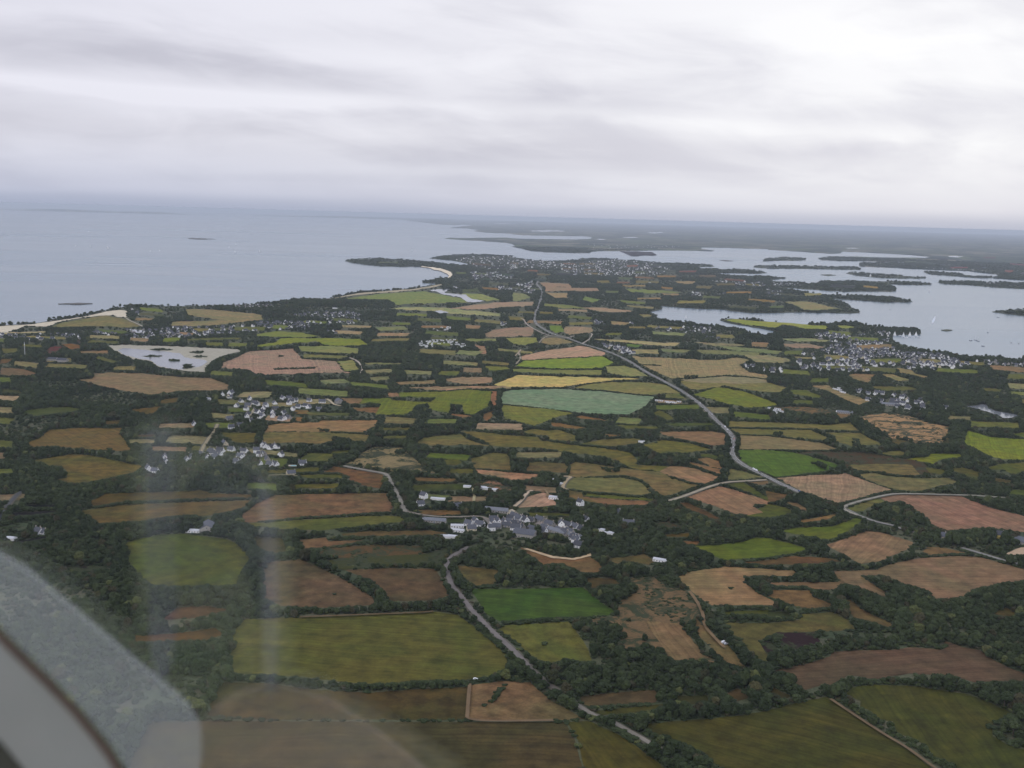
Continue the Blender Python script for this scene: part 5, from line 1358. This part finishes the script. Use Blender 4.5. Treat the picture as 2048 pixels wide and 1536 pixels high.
# stands of wood and open undergrowth
def vnoise(P, s_, seed):
    q = P / s_; i = np.floor(q).astype(int); f = q - i; f = f * f * (3 - 2 * f)
    def hsh(a, b): h_ = (a * 374761393 + b * 668265263 + seed * 974711) & 0x7fffffff; h_ = ((h_ ^ (h_ >> 13)) * 1274126177) & 0x7fffffff; return ((h_ ^ (h_ >> 16)) & 0xffff) / 65535.0
    a, b, c_, d = hsh(i[:, 0], i[:, 1]), hsh(i[:, 0] + 1, i[:, 1]), hsh(i[:, 0], i[:, 1] + 1), hsh(i[:, 0] + 1, i[:, 1] + 1)
    return (a * (1 - f[:, 0]) + b * f[:, 0]) * (1 - f[:, 1]) + (c_ * (1 - f[:, 0]) + d * f[:, 0]) * f[:, 1]
cand = []
def ringscan(r0, r1, spf, kind):
    r_ = r0
    while r_ < r1:
        s_ = spf(r_); amax = math.radians(36 if r_ > 900 else 44); cnt = int(2 * amax * r_ / s_)
        az_ = -amax + (np.arange(cnt) + RNG.uniform(0.05, 0.95, cnt)) * (2 * amax / cnt); rr = r_ + RNG.uniform(-0.5, 0.5, cnt) * s_
        cand.append(np.stack([rr * np.sin(az_), rr * np.cos(az_), np.full(cnt, s_), np.full(cnt, kind)], 1)); r_ += s_
ringscan(560, 14500, lambda r_: max(6.2, r_ * 0.0021), 0)
ringscan(560, 3600, lambda r_: max(4.2, r_ * 0.0019), 1)
C = np.concatenate(cand)
pp = project(np.concatenate([C[:, :2], np.zeros((len(C), 1))], 1))
iu = np.floor(pp[:, 0] - RX0).astype(int); iv = np.floor(pp[:, 1] - RY0).astype(int)
okr = (iu >= 0) & (iu < RW) & (iv >= 0) & (iv < RH)
cl = np.full(len(C), 9); cl[okr] = cls[iv[okr], iu[okr]]
gp = np.full(len(C), 60); gp[okr] = gap[iv[okr], iu[okr]]
dn = np.full(len(C), 60); dn[okr] = dnd[iv[okr], iu[okr]]
dist = np.hypot(np.hypot(C[:, 0], C[:, 1]), ALT)
mpx = dist / FPX
maxh = gp * mpx * 0.92 + 0.5
n1 = vnoise(C[:, :2], 70, 1); n2 = vnoise(C[:, :2], 22, 2); n3 = vnoise(C[:, :2], 260, 3)
rnd = RNG.uniform(0, 1, len(C)); rnd2 = RNG.uniform(0, 1, len(C))
tree = C[:, 3] == 0
h = np.where(tree, 4.2 + 5.0 * n1 + 6.0 * rnd2 ** 1.6, 1.8 + 2.2 * rnd2)
h *= np.where(tree & (n3 < 0.25), 0.6, 1.0)
keep = np.isin(cl, [0, 9])
clear = (n3 < 0.38) & (gp * mpx > 22)
keep &= np.where(tree, rnd < np.where(clear, 0.25, 1) * np.clip(0.35 + 1.1 * n2 + 0.25 * n1, 0, 0.97), rnd < np.where(clear, 0.3, 0.8))
corr = (gp + dn) < np.interp(dist, [900, 2000, 4000], [34, 22, 12])       # strip of rough grass between two fields: the hedge keeps to its near side
depth = dn * mpx * dist / ALT
keep &= ~(corr & (depth > 9 + 10 * n2) & (rnd2 > 0.10))
wide = (~corr) & (depth > 30) & (n3 > 0.72) & (n1 < 0.6); keep &= ~(wide & (rnd2 > 0.25))
vill = (cl == 4) & tree & (rnd < np.where(dist > 4500, 0.42, 0.38)); h = np.where(cl == 4, np.minimum(h, 5.5), h)
hth = (cl == 3) & (~tree) & (n2 > 0.62) & (rnd < 0.35); h = np.where(cl == 3, 0.9 + 0.8 * rnd2, h)
keep |= vill | hth
keep |= (cl == 9) & tree & (n3 > 0.4) & (rnd < 0.7)
keep &= ~((cl == 9) & (n3 <= 0.4))
h = np.minimum(h, maxh); keep &= h > 0.9
keep &= ~((cl == 9) & (dist < 1200) & False)
C, pp, cl, dist, h, tree, rnd, rnd2, mpx, n1 = [q[keep] for q in (C, pp, cl, dist, h, tree, rnd, rnd2, mpx, n1)]
wid = h * np.where(tree, 0.85 + 0.35 * rnd, 1.2)
wid = np.maximum(wid, np.where(tree & (h > 3), C[:, 2] * 1.15, C[:, 2] * 1.0)); wid = np.minimum(wid, np.maximum(h * 2.6, 3))
var = np.where(tree & (h > 4), np.minimum((rnd * 7919 % 1 * 5).astype(int), 4), 7 + (rnd * 7919 % 1 > .5))
sp_ = (rnd * 104729 % 1)
var = np.where(tree & (h > 7) & (sp_ < 0.03), 5, var); var = np.where(tree & (h > 7) & (sp_ > 0.965) , 6, var)
rz = rnd2 * 6.283
# the trees that show largest: things of their own
h = np.where(tree & (h > 5) & (rnd2 > 0.9), h * 1.2, h)
infr_ = (pp[:, 0] > 4) & (pp[:, 0] < 2044) & (pp[:, 1] < 1534) & (pp[:, 1] > 700) & tree & (h > 6.0) & (var != 7) & (var != 8)
infr_ &= ~((pp[:, 0] < 560) & (pp[:, 1] > 1180)) & ~((pp[:, 1] > 1380) & (pp[:, 0] < 860))
idx = np.where(infr_)[0]; idx = idx[np.argsort(-(h / mpx)[idx])][:300]
ANCH = [('the bottom right field corner', 2000, 1400), ('the long brown field at lower right', 1750, 1300), ('the two olive fields divided by a hedge', 1690, 1420), ('the strip fields above the big olive field', 1330, 1410),
 ('the wood below the dry rough pasture', 1250, 1340), ('the country road at bottom centre', 1110, 1420), ('the hedge left of the camper van', 1420, 1300), ('the hedge right of the camper van', 1490, 1290), ('the dark heather patch', 1560, 1290),
 ('the wooded valley at right', 1900, 1240), ('the right wood above the valley', 2010, 1190), ('the small fields at right centre', 1640, 1200), ('the bright green field at bottom centre', 1080, 1190), ('the wood below the central village', 1060, 1130),
 ('the lower edge of the brown pastures', 800, 1215), ('the yellow-olive field', 700, 1380), ('the green strip field at left centre', 800, 1150), ('the wood right of the central village', 1250, 1090), ('the hedges left of the central village', 720, 1060),
 ('the dark wood at left', 300, 1100), ('the bottom edge beside the road', 1340, 1500), ('the hedge up the middle of the olive fields', 1800, 1480), ('the red-brown field at right', 1750, 1040), ('the wedge-shaped green fields', 1500, 1110),
 ('the brown field below the junction', 1420, 1010), ('the round green field at left', 480, 1090), ('the tan stubble field at right centre', 1400, 1170), ('the red stubble field at far right', 1960, 1080)]
assign = {}
for i in idx:
    u, v = pp[i]; a_ = min(ANCH, key=lambda q: (q[1] - u) ** 2 + (1.6 * (q[2] - v)) ** 2)[0]; assign.setdefault((a_, 'cone' if var[i] == 5 else 'pine' if var[i] == 6 else 'round'), []).append(i)
for (a_, kd), L_ in assign.items():
    L_.sort(key=lambda i: pp[i][0])
    for j, i in enumerate(L_):
        nm = {'cone': 'conifer', 'pine': 'pine_tree', 'round': 'broadleaf_tree'}[kd]
        r = bpy.data.objects.new(nm, None); COL.objects.link(r); r.location = (C[i, 0], C[i, 1], 0); r.rotation_euler = (0, 0, rz[i]); r.scale = (wid[i], wid[i], h[i])
        for nm2, ml in (('trunk', TRUNKS), ('crown', CROWNS)):
            c_ = bpy.data.objects.new(nm2, ml[var[i]]); COL.objects.link(c_); c_.parent = r
        what = {'cone': 'narrow dark conifer', 'pine': 'flat-topped pine', 'round': ('tall ' if h[i] > 10 else 'low ' if h[i] < 7.5 else '') + 'round dark-green tree'}[kd]
        tag(r, f"{what}, {ordinal(j+1)} from left by {a_}" if len(L_) > 1 else f"single {what} by {a_}", 'tree', f"trees by {a_}")
rest_ = np.setdiff1d(np.arange(len(C)), idx)
print('TREES', len(rest_), 'single', len(idx), 'houses', len(single), len(rest))
def scatter(name, sel, label, cat):
    me = bpy.data.meshes.new(name); N = len(sel); me.vertices.add(N)
    co = np.zeros((N, 3)); co[:, :2] = C[sel, :2]; co[:, 2] = -0.02; me.vertices.foreach_set('co', co.ravel())
    at = me.attributes.new('size', 'FLOAT_VECTOR', 'POINT'); at.data.foreach_set('vector', np.stack([wid[sel], wid[sel], h[sel]], 1).ravel())
    at = me.attributes.new('turn', 'FLOAT_VECTOR', 'POINT'); at.data.foreach_set('vector', np.stack([np.zeros(N), np.zeros(N), rz[sel]], 1).ravel())
    at = me.attributes.new('pick', 'INT', 'POINT'); at.data.foreach_set('value', var[sel].astype(np.int32))
    me.update(); o = bpy.data.objects.new(name, me); COL.objects.link(o)
    ng = bpy.data.node_groups.new(name, 'GeometryNodeTree'); ng.interface.new_socket('Geometry', in_out='INPUT', socket_type='NodeSocketGeometry'); ng.interface.new_socket('Geometry', in_out='OUTPUT', socket_type='NodeSocketGeometry')
    N_, L_ = ng.nodes, ng.links
    gi = N_.new('NodeGroupInput'); go = N_.new('NodeGroupOutput'); ci = N_.new('GeometryNodeCollectionInfo'); ci.inputs['Collection'].default_value = lib; ci.inputs['Separate Children'].default_value = True; ci.inputs['Reset Children'].default_value = True
    ip = N_.new('GeometryNodeInstanceOnPoints'); ip.inputs['Pick Instance'].default_value = True
    def attr(nm, dt):
        q = N_.new('GeometryNodeInputNamedAttribute'); q.data_type = dt; q.inputs['Name'].default_value = nm; return q.outputs['Attribute']
    L_.new(gi.outputs[0], ip.inputs['Points']); L_.new(ci.outputs[0], ip.inputs['Instance']); L_.new(attr('pick', 'INT'), ip.inputs['Instance Index'])
    L_.new(attr('turn', 'FLOAT_VECTOR'), ip.inputs['Rotation']); L_.new(attr('size', 'FLOAT_VECTOR'), ip.inputs['Scale']); L_.new(ip.outputs[0], go.inputs[0])
    md = o.modifiers.new('scatter', 'NODES'); md.node_group = ng
    tag(o, label, cat, kind='stuff')
scatter('woodland', rest_, 'dark woods and hedgerows covering the land between the fields', 'woodland')
# ------------------------------------------------------------------ the aircraft window the picture was taken through
cabin = empty('aircraft_window', (0, 0.30, ALT - 0.1))
cabin_inv = Vector((0, 0.30, ALT - 0.1))
def wpt(u, v, y):                     # point on the vertical plane y, seen at a given place
    d = CR * (u - 1024) - CU * (v - 768) + FPX * FW
    return np.array([0, 0, ALT]) + d * (y / d[1])
def panel(name, px_, y, thick, mat, mirror=False, round_=0):
    a = smooth_line(np.array(px_, float), round_) if round_ else np.array(px_, float)
    P = np.array([wpt(u, v, y) for u, v in a])
    if mirror: P[:, 1] = 0.30 - P[:, 1]
    Q = P.copy(); Q[:, 1] += thick * (1 if not mirror else -1)
    P -= np.array(cabin_inv); Q -= np.array(cabin_inv)
    bm = bmesh.new(); N = len(P)
    vs = [bm.verts.new(p) for p in P]; ws = [bm.verts.new(q) for q in Q]
    fs = [bm.faces.new(vs), bm.faces.new(ws[::-1])]
    for i in range(N): bm.faces.new([vs[i], ws[i], ws[(i + 1) % N], vs[(i + 1) % N]])
    bmesh.ops.recalc_face_normals(bm, faces=bm.faces[:]); bmesh.ops.triangulate(bm, faces=fs)
    me = bpy.data.meshes.new(name); bm.to_mesh(me); bm.free(); me.materials.append(mat)
    o = bpy.data.objects.new(name, me); COL.objects.link(o); o.parent = cabin
    return o
mp, n, L = new_mat('perspex')
tr = n('ShaderNodeBsdfTransparent'); gl = n('ShaderNodeBsdfGlossy', Roughness=0.03); gl.inputs['Color'].default_value = (0.15, 0.15, 0.15, 1)
ad = n('ShaderNodeAddShader'); L.new(tr.outputs[0], ad.inputs[0]); L.new(gl.outputs[0], ad.inputs[1]); n('ShaderNodeOutputMaterial', Surface=ad.outputs[0])
panel('window_pane', [(-300, 1030), (-100, 1035), (0, 1080), (120, 1150), (262, 1270), (274, 1200), (266, 900), (286, 845), (350, 845), (372, 895), (440, 895), (505, 910), (560, 955), (580, 1060), (585, 1350), (660, 1370), (760, 1430), (920, 1535), (1040, 1700), (-300, 1700)], 0.15, 0.0003, mp)
M_TRIM = simple('grey_trim', (0.24, 0.245, 0.24), 0.6, 0.06, 30); M_TRIM2 = simple('pale_reflected', (0.82, 0.85, 0.83), 0.8, 0.06, 9)
M_LINE2 = simple('grey_reflected', (0.30, 0.31, 0.32), 0.8, 0.6, 12); M_LINE3 = simple('beige_reflected', (0.44, 0.39, 0.32), 0.8, 0.3, 12)
M_LINE4 = simple('dark_reflected', (0.10, 0.105, 0.11), 0.9, 0.7, 60)  # colours for the added panels that show only as reflections
M_SEAL = simple('dark_red_seal', (0.055, 0.022, 0.022), 0.7, 0.1, 30); M_DARK = simple('black_rubber', (0.012, 0.010, 0.014), 0.8)
RED = [(-60, 1218), (0, 1272), (50, 1322), (100, 1370), (150, 1422), (190, 1470), (220, 1510), (250, 1560), (300, 1660)]
panel('window_frame', RED + [(-60, 1700)], 0.2998, -0.001, M_TRIM)
panel('window_seal', [(u + 5, v - 5) for u, v in RED] + [(u - 5, v + 5) for u, v in RED[::-1]], 0.2986, -0.0006, M_SEAL)
panel('frame_gasket', [(-60, 1430), (0, 1482), (20, 1505), (48, 1540), (90, 1600), (120, 1700), (-60, 1700)], 0.2985, -0.0006, M_DARK)
# unseen panels added behind the camera, shaped to give the pane its reflections
panel('reflected_band', [(-120, 1040), (0, 1112), (50, 1140), (110, 1190), (180, 1248), (260, 1318), (325, 1370), (372, 1412), (398, 1455), (400, 1520), (385, 1600), (316, 1700)] + [(u + 10, v - 8) for u, v in RED[::-1]], 0.36, 0.002, M_TRIM2, True)
panel('reflected_strip', [(288, 870), (318, 862), (346, 872), (352, 1100), (348, 1300), (330, 1365), (300, 1340), (292, 1100)], 0.34, 0.002, M_LINE2, True, 2)
panel('reflected_blob', [(352, 1010), (380, 950), (430, 918), (490, 925), (540, 985), (552, 1100), (540, 1300), (525, 1370), (505, 1362), (512, 1200), (480, 1120), (420, 1180), (352, 1180)], 0.35, 0.002, M_LINE4, True, 2)
panel('reflected_rim', [(515, 960), (535, 975), (552, 1080), (554, 1300), (550, 1390), (530, 1395), (522, 1300), (524, 1100)], 0.335, 0.002, M_LINE2, True, 2)
panel('reflected_streak', [(380, 1470), (440, 1400), (540, 1368), (640, 1392), (720, 1440), (800, 1500), (870, 1560), (960, 1700), (420, 1700), (385, 1560)], 0.37, 0.002, M_LINE3, True, 2)
tag(cabin, 'blurred grey aircraft window frame with dark red seal at the bottom left corner', 'aircraft window')
# ------------------------------------------------------------------ haze over land and sea
mz, n, L = new_mat('haze')
pv = n('ShaderNodeVolumePrincipled', Density=HAZE_DENSITY, Anisotropy=0.08); pv.inputs['Color'].default_value = (0.83, 0.915, 1.0, 1)
n('ShaderNodeOutputMaterial', Volume=pv.outputs[0])
HB = RIM * 1.02
tag(MB().box(-HB, HB, -HB, HB, -9, ALT + 3).obj('haze', mz), 'pale bluish haze lying over the land and sea', 'haze', kind='stuff')
